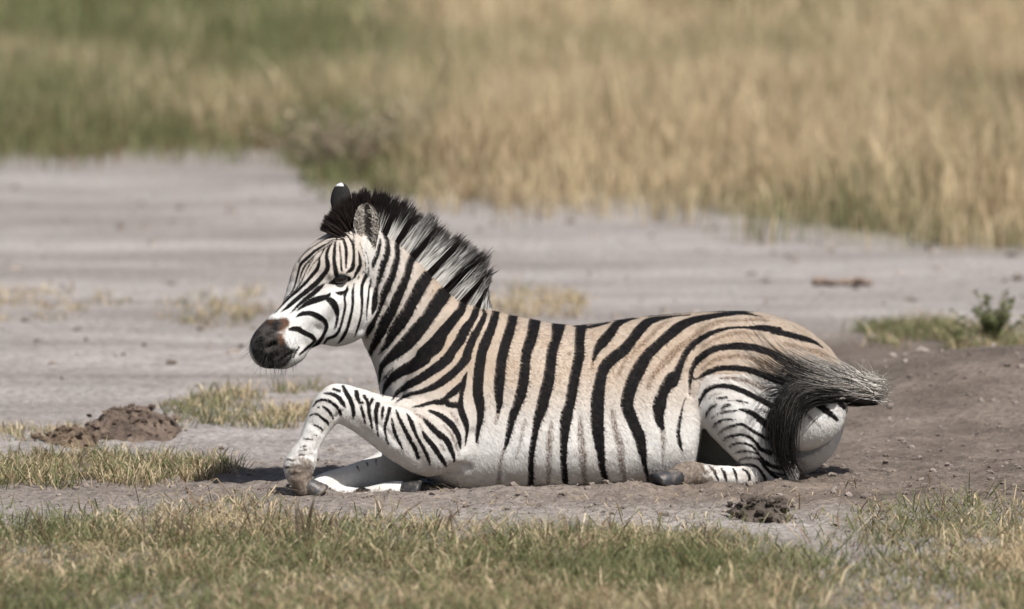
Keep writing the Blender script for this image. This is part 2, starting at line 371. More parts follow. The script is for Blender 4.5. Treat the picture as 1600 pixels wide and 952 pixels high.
BROWN = [
 K(('D2', [(348,80,40),(325,190,20)])), K(('D2', [(405,420,24),(370,520,24),(360,640,30),(340,790,50)])),
 K(('D2', [(600,150,14),(570,260,24),(550,380,20),(510,520,10)])), K(('D2', [(845,170,22),(825,330,55),(820,480,55),(815,620,45),(810,770,26)])),
 K(('D4', [(160,130,22),(160,280,52),(175,420,65),(185,560,60),(195,680,45),(200,750,36)])), K(('D3', [(285,470,34),(262,580,16)])),
 K(('D3', [(970,130,22),(880,190,38),(830,250,32),(700,370,18),(590,480,16),(545,560,34),(500,640,18)])), K(('D4', [(455,60,22),(470,180,40),(500,300,50),(530,400,65),(535,500,65),(550,600,50),(568,710,22)])),
 K(('D5', [(950,130,14),(850,115,22),(700,125,18),(530,130,30),(420,170,52),(330,220,50),(250,280,42)]), ('D3', [(1190,300,55),(1060,390,60),(960,490,66),(880,580,48),(820,660,46),(785,750,30)])),
 K(('D4', [(918,230,50),(925,300,45),(925,350,36),(925,450,22),(925,590,10)])),
 K(('D7', [(250,260,18),(350,285,35),(450,310,35),(550,340,45),(640,382,26)])), K(('D5', [(330,380,12),(420,320,22),(530,270,30),(650,240,34),(760,245,30),(870,260,22)])),
 K(('D5', [(340,570,14),(450,490,28),(560,460,34),(680,455,34),(780,470,34),(900,510,34),(1000,550,22)])), K(('D5', [(500,660,18),(600,660,30),(700,675,35),(800,700,40),(880,740,45),(960,760,26)])),
 K(('D5', [(405,850,8),(440,815,10),(510,798,8)])), K(('D5', [(405,945,14),(430,920,28),(470,905,18)])), K(('D5', [(515,940,14),(560,912,26),(595,905,18)])),
 K(('D8', [(405,230,22),(425,240,16)])), K(('D8', [(465,255,18),(500,300,25),(545,335,10)])), K(('D8', [(555,348,14),(570,358,12)])),
 K(('C6', [(330,400,8),(400,450,24),(440,500,30)])), K(('C6', [(540,500,10),(590,560,20),(630,630,20),(655,720,12)])), K(('C6', [(590,400,12),(630,450,24),(650,492,8)])), K(('C6', [(360,480,8),(385,545,14)])), K(('C6', [(515,640,10),(545,680,16)])),
 K(('C4', [(690,140,10),(665,190,10)])), K(('C7', [(505,655,16),(520,660,14)])), K(('D1', [(1005,430,30),(1000,435,30)])),
 K(('C4', [(320,870,8),(270,920,13),(240,950,8)])),
]
FAR = [K(('C7', [(578,630,12),(598,662,8)])), K(('C7', [(648,605,14),(656,628,8)])), K(('C7', [(715,578,10),(718,622,6)])), K(('C7', [(555,812,14),(610,795,40),(672,800,12)]))]
MUZ = [K(('C2', [(120,520,150),(180,590,250),(210,640,270),(240,690,200)])), K(('C2', [(190,440,160),(270,420,130),(340,395,90)])), K(('C2', [(250,560,200),(320,620,130),(400,640,60),(425,620,30)])), K(('C2', [(230,740,110),(330,720,90),(400,660,50)]))]
MUZB = [K(('C2', [(330,370,50),(360,400,50),(330,450,55),(318,520,50),(320,560,30)])), K(('C2', [(235,370,26),(215,390,20)]))]

def stroke_sd(u, v, strokes):
    """signed distance (chart pixels, negative inside) to a set of tapered strokes"""
    out = np.full(len(u), 40.0, np.float32)
    for st in strokes:
        c = catmull(st, 4)
        for a, b in zip(c[:-1], c[1:]):
            m = 26
            sel = np.nonzero((u > min(a[0], b[0]) - m) & (u < max(a[0], b[0]) + m) & (v > min(a[1], b[1]) - m) & (v < max(a[1], b[1]) + m))[0]
            if not len(sel): continue
            ax, ay = b[0] - a[0], b[1] - a[1]
            L2 = ax * ax + ay * ay + 1e-9
            t = np.clip(((u[sel] - a[0]) * ax + (v[sel] - a[1]) * ay) / L2, 0, 1)
            d = np.hypot(u[sel] - a[0] - t * ax, v[sel] - a[1] - t * ay) - (a[2] + (b[2] - a[2]) * t) * 0.5
            out[sel] = np.minimum(out[sel], d)
    return out

# ------------------------------------------------------------------ the zebra: body as one implicit surface
VX = 0.0049
SLANT = 0.22                                    # the animal lies at a slight angle, forequarters nearer the camera
def PZ(px, py, y): return P(px, py, y + SLANT * (px - 800) / 533.7)
LO = np.array([-0.80, -0.60, -0.06]); HI = np.array([1.04, 0.62, 0.92])
NXYZ = np.ceil((HI - LO) / VX).astype(int)
AX = [LO[i] + VX * np.arange(NXYZ[i]) for i in range(3)]
PXM = 1 / 533.7

def smin(a, b, k):
    h = np.maximum(k - np.abs(a - b), 0) / k
    return np.minimum(a, b) - h * h * k * 0.25

def new_field(): return np.full(NXYZ, 0.5, np.float32)

def sweep(field, ctrl, k=0.0, n=4, rscale=1.0):
    """ctrl: (px, py, y, in-plane radius in chart px, lateral radius in m); union of elliptical cones along a smooth line"""
    pts = []
    for px, py, y, r, ry in ctrl:
        p = PZ(px, py, y); pts.append([p[0], p[1], p[2], r * PXM * rscale, ry * rscale])
    c = catmull(pts, n)
    if len(c) == 1: c = np.vstack([c, c + 1e-4])
    for a, b in zip(c[:-1], c[1:]):
        R = max(a[3], a[4], b[3], b[4]) + 0.05
        lo = np.minimum(a[:3], b[:3]) - R; hi = np.maximum(a[:3], b[:3]) + R
        i0 = np.clip(((lo - LO) / VX).astype(int), 0, NXYZ); i1 = np.clip(((hi - LO) / VX).astype(int) + 1, 0, NXYZ)
        if np.any(i1 <= i0): continue
        sl = tuple(slice(i0[i], i1[i]) for i in range(3))
        X, Y, Z = np.meshgrid(AX[0][sl[0]], AX[1][sl[1]], AX[2][sl[2]], indexing='ij', sparse=True)
        d = b[:3] - a[:3]; L = np.linalg.norm(d) + 1e-9; u = d / L
        yh = np.array([0, 1.0, 0]); vv = yh - u * u[1]; vv /= np.linalg.norm(vv) + 1e-9
        w = np.cross(u, vv)
        qx, qy, qz = X - a[0], Y - a[1], Z - a[2]
        t = np.clip((qx * u[0] + qy * u[1] + qz * u[2]) / L, 0, 1)
        ra = a[3] + (b[3] - a[3]) * t; rb = a[4] + (b[4] - a[4]) * t
        qx = qx - t * d[0]; qy = qy - t * d[1]; qz = qz - t * d[2]
        cu = qx * u[0] + qy * u[1] + qz * u[2]; cv = qx * vv[0] + qy * vv[1] + qz * vv[2]; cw = qx * w[0] + qy * w[1] + qz * w[2]
        rm = np.minimum(ra, rb)
        k0 = np.sqrt((cu / rm) ** 2 + (cv / rb) ** 2 + (cw / ra) ** 2) + 1e-6
        k1 = np.sqrt((cu / rm ** 2) ** 2 + (cv / rb ** 2) ** 2 + (cw / ra ** 2) ** 2) + 1e-6
        dist = (k0 * (k0 - 1) / k1).astype(np.float32)
        field[sl] = smin(field[sl], dist, k) if k > 0 else np.minimum(field[sl], dist)
    return field

def torso_field():
    tab = np.array([
        (590, 545, .06, .165), (630, 542, .06, .168), (645, 536, .055, .175), (670, 515, .02, .205), (705, 497, -.015, .23), (750, 489, -.025, .25), (800, 494, -.025, .265), (850, 504, -.025, .28),
        (900, 510, -.025, .287), (950, 504, -.025, .29), (1000, 497, -.025, .285), (1040, 493, -.025, .278), (1064, 491, -.02, .272), (1079, 490, .0, .265), (1089, 490, .08, .258),
        (1097, 489, .18, .25), (1106, 489, .235, .247), (1130, 488, .245, .24), (1160, 488, .24, .235), (1190, 490, .24, .225), (1225, 499, .25, .205), (1260, 515, .25, .185), (1290, 538, .25, .16), (1310, 562, .25, .125), (1322, 588, .265, .085), (1329, 612, .28, .04), (1331, 622, .30, .012)], float)
    xs = np.array([PZ(r[0], r[1], 0)[0] for r in tab]); zt = np.array([PZ(r[0], r[1], 0)[2] for r in tab])
    c = catmull(np.column_stack([xs, zt, tab[:, 2], tab[:, 3]]), 5)
    x0 = AX[0]; x = np.clip(x0, xs[0] + 1e-4, xs[-1] - 1e-4)
    ysh = SLANT * x0; top = np.interp(x, c[:, 0], c[:, 1]); bot = np.interp(x, c[:, 0], c[:, 2]); w = np.interp(x, c[:, 0], c[:, 3])
    h = np.maximum((top - bot) / 2, .012); zc = (top + bot) / 2; w = np.maximum(w, .012)
    Y, Z = np.meshgrid(AX[1], AX[2], indexing='ij')
    f = np.empty(NXYZ, np.float32)
    for i in range(len(x)):
        dz = (Z - zc[i]) / h[i]
        ww = w[i] * (1.0 - 0.17 * np.clip(dz, -1, 1))            # widest below the middle
        n = 2.5
        f[i] = ((np.abs(Y - ysh[i]) / ww) ** n + np.abs(dz) ** n) ** (1 / n) - 1
    f = np.clip(f, -1, 25)
    g = np.gradient(f, VX)
    gm = np.sqrt(g[0] ** 2 + g[1] ** 2 + g[2] ** 2)
    d = np.clip(f / np.maximum(gm, 1.2), -0.3, 0.5)
    dx = np.abs(x0 - x)[:, None, None]
    d = np.where(dx > 0, np.hypot(np.maximum(d, 0), dx), d)
    cut = PZ(610, 600, 0)[0] - x0[:, None, None]                       # rounded breast
    hh = np.maximum(.16 - np.abs(d - cut), 0) / .16
    return (np.maximum(d, cut) + hh * hh * .04).astype(np.float32)

F_torso = torso_field()
F_neck = sweep(new_field(), [(562, 398, -.035, 48, .08), (590, 432, -.025, 60, .082), (620, 477, -.01, 72, .092), (655, 527, 0, 84, .115), (690, 572, 0, 102, .155), (722, 604, 0, 108, .19)])
F_head = new_field()
sweep(F_head, [(552, 388, -.035, 40, .075), (525, 416, -.045, 50, .092), (512, 442, -.05, 58, .082), (480, 496, -.075, 45, .06), (446, 522, -.095, 37, .052), (425, 541, -.108, 34, .056), (418, 547, -.112, 30, .052)])
sweep(F_head, [(537, 462, -.045, 44, .078), (532, 482, -.05, 50, .07), (512, 498, -.06, 40, .06)], k=.03)
sweep(F_head, [(440, 562, -.108, 15, .036), (464, 548, -.1, 16, .034)], k=.015)
sweep(F_head, [(519, 424, -.122, 14, .018), (540, 423, -.118, 13, .016)], k=.02)
sweep(F_head, [(519, 424, .03, 14, .02), (538, 423, .03, 13, .016)], k=.02)
sweep(F_head, [(421, 538, -.155, 13, .014), (428, 542, -.155, 12, .012)], k=.02)
sweep(F_head, [(470, 510, -.118, 10, .014), (510, 478, -.122, 9, .014), (530, 462, -.122, 8, .012)], k=.03)
F_nf = sweep(new_field(), [(738, 540, -.12, 60, .09), (715, 590, -.16, 68, .085), (694, 645, -.195, 64, .075), (682, 690, -.21, 57, .068), (679, 708, -.21, 42, .055)])
sweep(F_nf, [(682, 692, -.21, 55, .066), (635, 674, -.235, 47, .06), (595, 657, -.255, 35, .047), (560, 640, -.265, 28, .038), (535, 631, -.27, 25, .036), (519, 630, -.27, 24, .036)], k=.02)
sweep(F_nf, [(517, 633, -.27, 23, .036), (506, 648, -.27, 20, .03), (495, 668, -.27, 16, .024), (481, 698, -.27, 14.5, .022), (471, 720, -.27, 19.5, .028), (466, 732, -.27, 20, .029), (467, 745, -.27, 14, .023), (474, 758, -.27, 11, .02), (478, 764, -.27, 12, .022)], k=.015)
F_ff = sweep(new_field(), [(665, 690, .06, 55, .07), (625, 722, 0, 36, .055), (590, 738, -.06, 27, .042), (545, 749, -.11, 21, .034), (508, 758, -.15, 19, .033), (500, 762, -.16, 17, .032)])
sweep(F_ff, [(505, 768, -.16, 15, .026), (560, 776, -.19, 12, .023), (605, 770, -.2, 15, .025), (630, 766, -.2, 13, .025)], k=.01)
F_nh = sweep(new_field(), [(1205, 548, -.115, 50, .1), (1165, 585, -.18, 60, .1), (1135, 613, -.225, 48, .08), (1126, 624, -.235, 40, .07)])
sweep(F_nh, [(1130, 622, -.235, 45, .075), (1152, 650, -.25, 46, .068), (1175, 683, -.26, 40, .056), (1200, 718, -.262, 31, .045), (1219, 742, -.262, 23, .037), (1222, 748, -.262, 20, .035)], k=.02)
HAM = [(1225, 575, -.11, 58, .1), (1250, 610, -.14, 62, .1), (1262, 634, -.16, 58, .1), (1250, 648, -.165, 55, .1)]
sweep(F_nh, HAM, k=.02)
F_ham = sweep(new_field(), HAM)
sweep(F_nh, [(1195, 620, -.19, 60, .09), (1210, 660, -.2, 50, .075)], k=.03)
F_nc = sweep(new_field(), [(1222, 748, -.262, 20, .034), (1195, 747, -.27, 17, .028), (1150, 745, -.285, 16, .025), (1105, 743, -.295, 17, .026), (1076, 741, -.3, 21, .032), (1055, 748, -.305, 18, .03), (1044, 753, -.305, 14, .028)])
F_fh = sweep(new_field(), [(1150, 600, .13, 80, .1), (1195, 640, .09, 92, .12), (1228, 668, .03, 90, .13), (1235, 677, .02, 87, .13)])
sweep(F_fh, [(1130, 650, .1, 62, .08), (1140, 700, .1, 62, .09), (1180, 715, .1, 50, .09)], k=.02)
sweep(F_fh, [(1200, 720, .2, 40, .06), (1130, 735, .26, 22, .035), (1060, 735, .28, 20, .03)], k=.02)

F_fh = np.maximum(F_fh, .052 - F_ham)         # the groove between the two thighs
PARTS = [F_torso, F_neck, F_head, F_nf, F_ff, F_nh, F_nc, F_fh]
ID = np.argmin(np.stack([f[::2, ::2, ::2] for f in PARTS]), axis=0)
F = smin(F_torso, F_neck, .07)
F = smin(F, F_head, .022)
F = smin(F, F_nf, .03)
F = smin(F, F_ff, .02)
F = smin(F, F_nh, .022)
F = smin(F, F_fh, .004)
F = smin(F, F_nc, .014)

def surface_nets(F):
    s = F < 0
    n = np.array(F.shape)
    mixed = np.zeros(n - 1, bool)
    c0 = s[:-1, :-1, :-1]
    for dx in (0, 1):
        for dy in (0, 1):
            for dz in (0, 1):
                mixed |= s[dx:n[0] - 1 + dx, dy:n[1] - 1 + dy, dz:n[2] - 1 + dz] != c0
    cells = np.argwhere(mixed)
    idx = np.full(n - 1, -1, np.int64); idx[mixed] = np.arange(len(cells))
    acc = np.zeros((len(cells), 3)); cnt = np.zeros(len(cells))
    corners = [(a, b, c) for a in (0, 1) for b in (0, 1) for c in (0, 1)]
    for a in corners:
        for ax in range(3):
            if a[ax]: continue
            b = list(a); b[ax] = 1
            fa = F[cells[:, 0] + a[0], cells[:, 1] + a[1], cells[:, 2] + a[2]]; fb = F[cells[:, 0] + b[0], cells[:, 1] + b[1], cells[:, 2] + b[2]]
            m = (fa < 0) != (fb < 0)
            t = np.where(m, fa / np.where(m, fa - fb, 1), 0)
            p = np.tile(np.array(a, float), (len(cells), 1)); p[:, ax] = t
            acc += p * m[:, None]; cnt += m
    V = LO + VX * (cells + acc / cnt[:, None])
    quads = []
    for ax in range(3):
        o1, o2 = [(1, 2), (2, 0), (0, 1)][ax]
        sa = [slice(None)] * 3; sb = [slice(None)] * 3
        sa[ax] = slice(0, -1); sb[ax] = slice(1, None)
        ch = s[tuple(sa)] != s[tuple(sb)]
        e = np.argwhere(ch)
        e = e[(e[:, o1] > 0) & (e[:, o2] > 0) & (e[:, o1] < n[o1] - 1) & (e[:, o2] < n[o2] - 1)]
        def cell(d1, d2):
            q = e.copy(); q[:, o1] -= d1; q[:, o2] -= d2
            return idx[q[:, 0], q[:, 1], q[:, 2]]
        q = np.column_stack([cell(1, 1), cell(0, 1), cell(0, 0), cell(1, 0)])
        inside = s[e[:, 0], e[:, 1], e[:, 2]]
        q[~inside] = q[~inside][:, ::-1]
        quads.append(q)
    return V, np.vstack(quads)

BV, BQ = surface_nets(F)
if True:   # relax the grid steps
    e = np.vstack([BQ[:, [0, 1]], BQ[:, [1, 2]], BQ[:, [2, 3]], BQ[:, [3, 0]]])
    deg = np.bincount(np.concatenate([e[:, 0], e[:, 1]]), minlength=len(BV))[:, None]
    for it in range(8):
        lam = 0.55 if it % 2 == 0 else -0.50
        a = np.zeros_like(BV)
        for i in range(3):
            a[:, i] = np.bincount(e[:, 0], BV[e[:, 1], i], len(BV)) + np.bincount(e[:, 1], BV[e[:, 0], i], len(BV))
        BV = BV + lam * (a / deg - BV)

def vnormals(V, Q):
    fn = np.cross(V[Q[:, 2]] - V[Q[:, 0]], V[Q[:, 3]] - V[Q[:, 1]])
    N = np.zeros_like(V)
    for k in range(4):
        for i in range(3):
            N[:, i] += np.bincount(Q[:, k], fn[:, i], len(V))
    return N / (np.linalg.norm(N, axis=1, keepdims=True) + 1e-12)

BN = vnormals(BV, BQ)
gi = np.clip(np.round((BV - LO) / VX / 2).astype(int), 0, np.array(ID.shape) - 1)
PID = ID[gi[:, 0], gi[:, 1], gi[:, 2]]
ymid = np.interp(BV[:, 0], [PZ(400, 540, 0)[0], PZ(560, 400, 0)[0], PZ(620, 450, 0)[0]], [-.112, -.035, 0.0]) + SLANT * BV[:, 0]
Vm = BV.copy(); Vm[:, 1] = ymid - np.abs(BV[:, 1] - ymid)
CU, CV = proj(Vm)

# folds, nostril, mouth line: push the skin in (depth in m, width in chart px)
def dent(strokes, depth, width, mask=None):
    global BV
    d = np.maximum(stroke_sd(CU, CV, strokes), 0)
    a = depth * np.exp(-(d / width) ** 2)
    a[d > 24] = 0
    facing = np.clip(np.abs(BN[:, 1]) * 1.6 - 0.2, 0, 1)
    if mask is not None: a = a * mask
    BV = BV - BN * (a * facing)[:, None]
near = (PID != 4) & (PID != 7)
ishead = PID == 2
dent([K(('C2', [(180,785,1),(260,750,1),(340,690,1),(430,630,1)]))], .009, 2.6, ishead)
dent([K(('C2', [(205,600,10),(225,585,22),(250,570,22),(262,572,8)]))], .020, 3.2, ishead)
dent([K(('C2', [(190,700,1),(240,690,1),(280,665,1)]))], .006, 3.5, ishead)
dent([K(('C2', [(560,350,1),(640,300,1),(700,240,1)]))], -.004, 9, ishead)
dent([K(('C2', [(600,430,1),(690,470,1),(720,400,1)]))], .003, 6, ishead)
dent([K(('C2', [(790,40,20),(830,40,20)]))], .006, 5, ishead)
dent([K(('C2', [(730,0,6),(790,-30,8),(850,-20,8),(890,20,4)]))], -.003, 4, ishead)
dent([K(('C6', [(560,860,1),(600,815,1),(650,800,1),(720,810,1)]))], .012, 5, near)
dent([K(('C6', [(130,340,1),(200,360,1),(270,375,1),(330,400,1)]))], .007, 4, near)
dent([K(('C6', [(330,400,1),(420,500,1),(470,620,1)]))], .004, 9, near)
dent([K(('C6', [(20,470,1),(110,540,1),(200,640,1)]))], .004, 5, near)
dent([K(('C6', [(660,680,1),(720,620,1),(760,560,1)]))], .006, 8, near)
dent([K(('D5', [(190,600,1),(200,700,1),(205,800,1)]))], .008, 4, near)
dent([K(('D5', [(232,600,1),(232,700,1),(236,830,1)]))], .007, 3, near)
dent([K(('C4', [(60,520,1),(170,400,1),(230,280,1)]))], .006, 4, near)
dent([K(('C4', [(120,700,1),(230,560,1),(330,400,1)]))], .0035, 4, near)
dent([K(('C4', [(160,790,1),(280,680,1),(400,520,1)]))], .003, 5, near)
dent([K(('C4', [(20,530,1),(70,430,1),(95,300,1),(120,120,1)]))], .006, 4, near)
for cx in (900, 950, 1000):
    dent([[(cx, 560, 1), (cx - 4, 620, 1), (cx + 6, 690, 1)]], .0042, 9, near)
dent([K(('D6', [(1060,560,1),(1000,430,1),(900,330,1)]))], .004, 6, near)
dent([K(('D6', [(870,60,1),(930,160,1),(960,250,1)]))], .003, 6, near)
dent([K(('C7', [(430,280,1),(470,240,1)]))], .005, 3, near)
dent([K(('C7', [(90,690,1),(180,690,1),(250,660,1)]))], .005, 4, near)
dent([K(('D4', [(200,800,1),(400,770,1),(600,735,1),(760,715,1)]))], .007, 2.5, near)
dent([K(('C7', [(375,330,1),(330,420,1),(285,520,1)]))], .0035, 2.6, near)
dent([K(('C7', [(300,150,1),(400,150,1),(455,215,1)]))], -.003, 6, near)
dent([K(('C7', [(255,330,1),(330,390,1)]))], .003, 5, near)
dent([K(('C7', [(95,560,1),(180,545,1),(270,560,1)]))], .004, 4, near)
dent([K(('C7', [(120,640,1),(200,650,1),(280,640,1)]))], .004, 4, near)
dent([K(('C7', [(560,300,1),(680,420,1),(800,540,1)]))], .003, 7, near)
dent([K(('C6', [(200,560,1),(330,700,1),(430,840,1)]))], .003, 8, near)
dent([K(('D6', [(520,600,1),(530,700,1),(510,780,1)]))], .003, 4, near)
dent([K(('D6', [(900,560,1),(1000,620,1),(1060,740,1)]))], .004, 7, near)
dent([K(('D6', [(640,680,1),(760,690,1),(900,695,1)]))], .0025, 3, near)
BV = BV + BN * ((fbm(CU * .05, CV * .05, 3) - .5) * .0035)[:, None]

drk = np.where(ishead, stroke_sd(CU, CV, [K(('C2', [(180,785,4),(260,750,4),(340,690,4),(430,630,3)])), K(('C2', [(205,600,8),(225,585,20),(250,570,20),(262,572,6)])), K(('C2', [(190,700,2),(240,690,4),(280,665,2)]))]), 40)  # dark skin plus cavity shade painted into the nostril and mouth line
PNO = lambda f: f * PXM
sdk = stroke_sd(CU, CV, BLACK); sdb = stroke_sd(CU, CV, BROWN)
sdf = stroke_sd(CU, CV, FAR)
farleg = PID == 4; farhind = PID == 7
sdk = np.where(farleg, sdf, sdk); sdb = np.where(farleg | farhind, 40, sdb); sdk = np.where(farhind, 40, sdk)
sdk = np.where(ishead, sdk + .1, sdk) - .4 * np.isin(PID, (3, 5, 6))
muz = np.where(ishead, stroke_sd(CU, CV, MUZ), 40); mzb = np.where(ishead, stroke_sd(CU, CV, MUZB), 40)
tanv = sstep(.12, .36, BV[:, 2]) * sstep(560, 700, CU) + sstep(395, 350, CV) * .2
tanv = np.maximum(tanv, .62 * ishead * sstep(470, 420, CV))
tanv = np.maximum(tanv, .6 * (~ishead) * sstep(655, 520, CV) * sstep(540, 640, CU))
tanv = np.clip(tanv - .55 * ((PID == 5) & (CV > 585)), 0, 1)
def soft(px, py, r):
    return np.exp(-(((CU - px) ** 2 + (CV - py) ** 2) / r ** 2))
dirt = 1.1 * soft(472, 737, 25) * (PID == 3) + .9 * soft(478, 760, 22) * (PID == 3) + 1.0 * sstep(1135, 1070, CU) * (PID == 6) + .35 * sstep(.05, .0, BV[:, 2])
dirt += .35 * soft(700, 738, 40) + .5 * farleg * sstep(760, 775, CV) + .25 * (PID == 6)
dirt += .32 * soft(484, 690, 26) * (PID == 3)

stain = .38 * sstep(.12, .0, BV[:, 2]) + .22 * ((PID == 3) | (PID == 6)) + .12 * (PID == 5) + .35 * sstep(600, 500, CV) * sstep(760, 900, CU)
zroot = empty("zebra", (0, 0, 0))
tag(zroot, "young black and white striped zebra lying on bare soil facing left", "zebra")

c = NT("coat")
fine = c.noise(330, 2, .6); med = c.noise(90, 3, .6); big = c.noise(9, 4, .6)
jit = c.math('ADD', c.math('MULTIPLY', c.math('SUBTRACT', fine, .5), c.attr('jit')), c.math('MULTIPLY', c.math('SUBTRACT', med, .5), c.math('MULTIPLY', c.attr('jit'), .55)))
kmask = c.ramp(c.math('ADD', c.attr("sdk"), jit), -1.0, .9, 1.0, 0.0)
speck = c.ramp(c.noise(210, 2, .7, c.coord((1, 1, .55))), .42, .60)
bm = c.ramp(c.math('ADD', c.attr("sdb"), c.math('MULTIPLY', jit, 1.5)), -1.5, 2.5, .95, 0.0)
bmask = c.math('MULTIPLY', bm, c.math('ADD', c.math('MULTIPLY', speck, .55), .42))
tn = c.math('MULTIPLY', c.attr("tan"), c.ramp(big, .2, .75, .72, 1.0))
white = c.mix(c.ramp(big, .35, .7), (.60, .59, .57), (.68, .68, .67))
base = c.mix(tn, white, (.35, .265, .192))
base = c.mix(c.ramp(med, .3, .75, 0.0, .16), base, (.46, .40, .34))
base = c.mix(bmask, base, c.mix(c.attr("tan"), (.085, .052, .035), (.125, .077, .046)))
dust = c.math('MULTIPLY', c.ramp(c.noise(5, 4, .65), .45, .68), c.ramp(c.noise(200, 3, .6), .40, .7, .05, .42))
base = c.mix(dust, base, (.30, .235, .18))
base = c.mix(c.math('MULTIPLY', c.attr("stain"), c.ramp(c.noise(14, 5, .7), .38, .66)), base, (.27, .215, .165))
blk = c.mix(c.ramp(c.noise(60, 3, .6), .35, .8), (.006, .0055, .006), (.015, .012, .0115))
base = c.mix(kmask, base, blk)
mz = c.ramp(c.math('ADD', c.attr("muz"), c.math('MULTIPLY', jit, 1.6)), -3.5, 2.0, 1.0, 0.0)
muzc = c.mix(c.ramp(c.noise(34, 4, .65), .35, .65), (.010, .009, .009), (.055, .048, .045))
base = c.mix(mz, base, muzc)
mb = c.ramp(c.math('ADD', c.attr("mzb"), c.math('MULTIPLY', jit, 2.2)), -7.0, 5.0, .75, 0.0)
base = c.mix(mb, base, (.125, .058, .029))
base = c.mix(c.ramp(c.attr('dark'), -1.0, 2.0, .9, 0), base, (.008, .007, .007))
dm = c.ramp(c.math('ADD', c.attr("dirt"), c.math('MULTIPLY', c.math('SUBTRACT', c.noise(60, 5, .75), .5), 1.9)), .30, .95, 0, .92)
base = c.mix(dm, base, c.mix(c.ramp(c.noise(95, 4, .7), .35, .65), (.075, .054, .040), (.20, .155, .12)))
hair = c.noise(520, 2, .6, c.coord((1, 1, .35)))
nb = c.bump(hair, .45, .002)
nb = c.bump(c.noise(170, 3, .6, c.coord((1, 1, .4))), .25, .003, nb)
nb = c.bump(c.noise(40, 3, .6), .16, .006, nb)
coat = c.fin(base, c.math('SUBTRACT', .74, c.math('MULTIPLY', mz, .12)), nb, .09)

bme = mesh_np("zebra_body", BV, BQ.ravel(), np.full(len(BQ), 4))
COAT = (("sdk", sdk), ("sdb", sdb), ("muz", muz), ("mzb", mzb), ("tan", tanv), ("jit", np.where(ishead, 2.4, 5.2)), ("dark", drk), ("stain", np.clip(stain, 0, 1)), ("dirt", np.clip(dirt, 0, 1)))
for nm, arr in COAT:
    fattr(bme, nm, arr)
body = obj("body", bme, coat, zroot)
def make_fur(n):
    """short hairs lying over the skin; they carry the coat attributes of their roots"""
    f = RNG.integers(len(BQ), size=n); ww = RNG.dirichlet(np.ones(4), n)
    q = BQ[f]
    keep = BV[q[:, 0], 2] > .004
    f, ww, q = f[keep], ww[keep], q[keep]; n = len(q)
    mixv = lambda A: np.einsum('ij,ij...->i...', ww, A[q])
    p = mixv(BV); nn = mixv(vnormals(BV, BQ)); nn /= np.linalg.norm(nn, axis=1, keepdims=True)
    leg = np.isin(PID[q[:, 0]], (3, 4, 6)); hd = ishead[q[:, 0]]
    d = np.tile(np.array([.75, 0, -.65]), (n, 1)); d[leg] = (.1, 0, -1); d[hd] = (.6, 0, .5)
    d = d + RNG.normal(0, .28, (n, 3)); d -= nn * np.einsum('ij,ij->i', d, nn)[:, None]; d /= np.linalg.norm(d, axis=1, keepdims=True) + 1e-9
    s_ = np.cross(nn, d); L = RNG.uniform(.006, .012, n) * np.where(hd | leg, .6, 1); w = RNG.uniform(.0005, .0011, n)
    b = p - nn * .0004; tip = p + d * L[:, None] + nn * (L * RNG.uniform(.10, .42, n))[:, None]
    V = np.stack([b - s_ * w[:, None], b + s_ * w[:, None], tip], 1).reshape(-1, 3)
    me = mesh_np("coat_hair", V, np.arange(n * 3), np.full(n, 3), smooth=False)
    for nm, arr in COAT: fattr(me, nm, np.repeat(mixv(np.asarray(arr, float)), 3))
    return me
obj("coat_hair", make_fur(240000), coat, zroot)
BVH = BVHTree.FromPolygons([tuple(v) for v in BV], [tuple(q) for q in BQ])

def skin(px, py):
    """near-side skin point seen at (px, py)"""
    o = np.array([0, CAM_Y, CAM_Z]); d = P(px, py, 0) - o; d /= np.linalg.norm(d)
    h = BVH.ray_cast(Vector(o), Vector(d))
    return None if h[0] is None else (np.array(h[0]), np.array(h[1]))

# ---- generic coloured material for hair, ears, hooves
def colour_mat(name, rough, spec=.3, nscale=200, nstr=.25, bump=0.0):
    n = NT(name)
    col = n.mix(n.ramp(n.noise(nscale, 3, .6), .3, .75, 0, nstr), n.attr("col", "Color"), (.05, .045, .04))
    return n.fin(col, rough, n.bump(n.noise(nscale, 3, .6), bump, .003) if bump else None, spec)
hair_mat = colour_mat("hair", .6, .16, 90, .15)
ear_mat = colour_mat("ear_skin", .8, .2, 260, .35, .4)
hoof_mat = colour_mat("hoof_horn", .45, .45, 120, .5, .5)

def strands(curves, radii, cols):
    """curves (n,m,3), radii (n,m), cols (n,m,3): three-sided tapered hairs"""
    n, m, _ = curves.shape
    tg = np.gradient(curves, axis=1); tg /= np.linalg.norm(tg, axis=2, keepdims=True) + 1e-9
    up = np.broadcast_to(np.array([.31, .83, .47]), tg.shape)
    a = np.cross(tg, up); a /= np.linalg.norm(a, axis=2, keepdims=True) + 1e-9
    b = np.cross(tg, a)
    rings = [curves + radii[:, :, None] * (math.cos(q) * a + math.sin(q) * b) for q in (0, 2.094, 4.189)]
    V = np.stack(rings, axis=2).reshape(-1, 3)
    C = np.repeat(cols[:, :, None, :], 3, axis=2).reshape(-1, 3)
    base = (np.arange(n)[:, None] * m + np.arange(m - 1)[None, :]).reshape(-1) * 3
    q = []
    for k in range(3):
        k2 = (k + 1) % 3
        q.append(np.column_stack([base + k, base + k2, base + 3 + k2, base + 3 + k]))
    Q = np.vstack(q)
    me = mesh_np("strands", V, Q.ravel(), np.full(len(Q), 4)); cattr(me, "col", C)
    return me

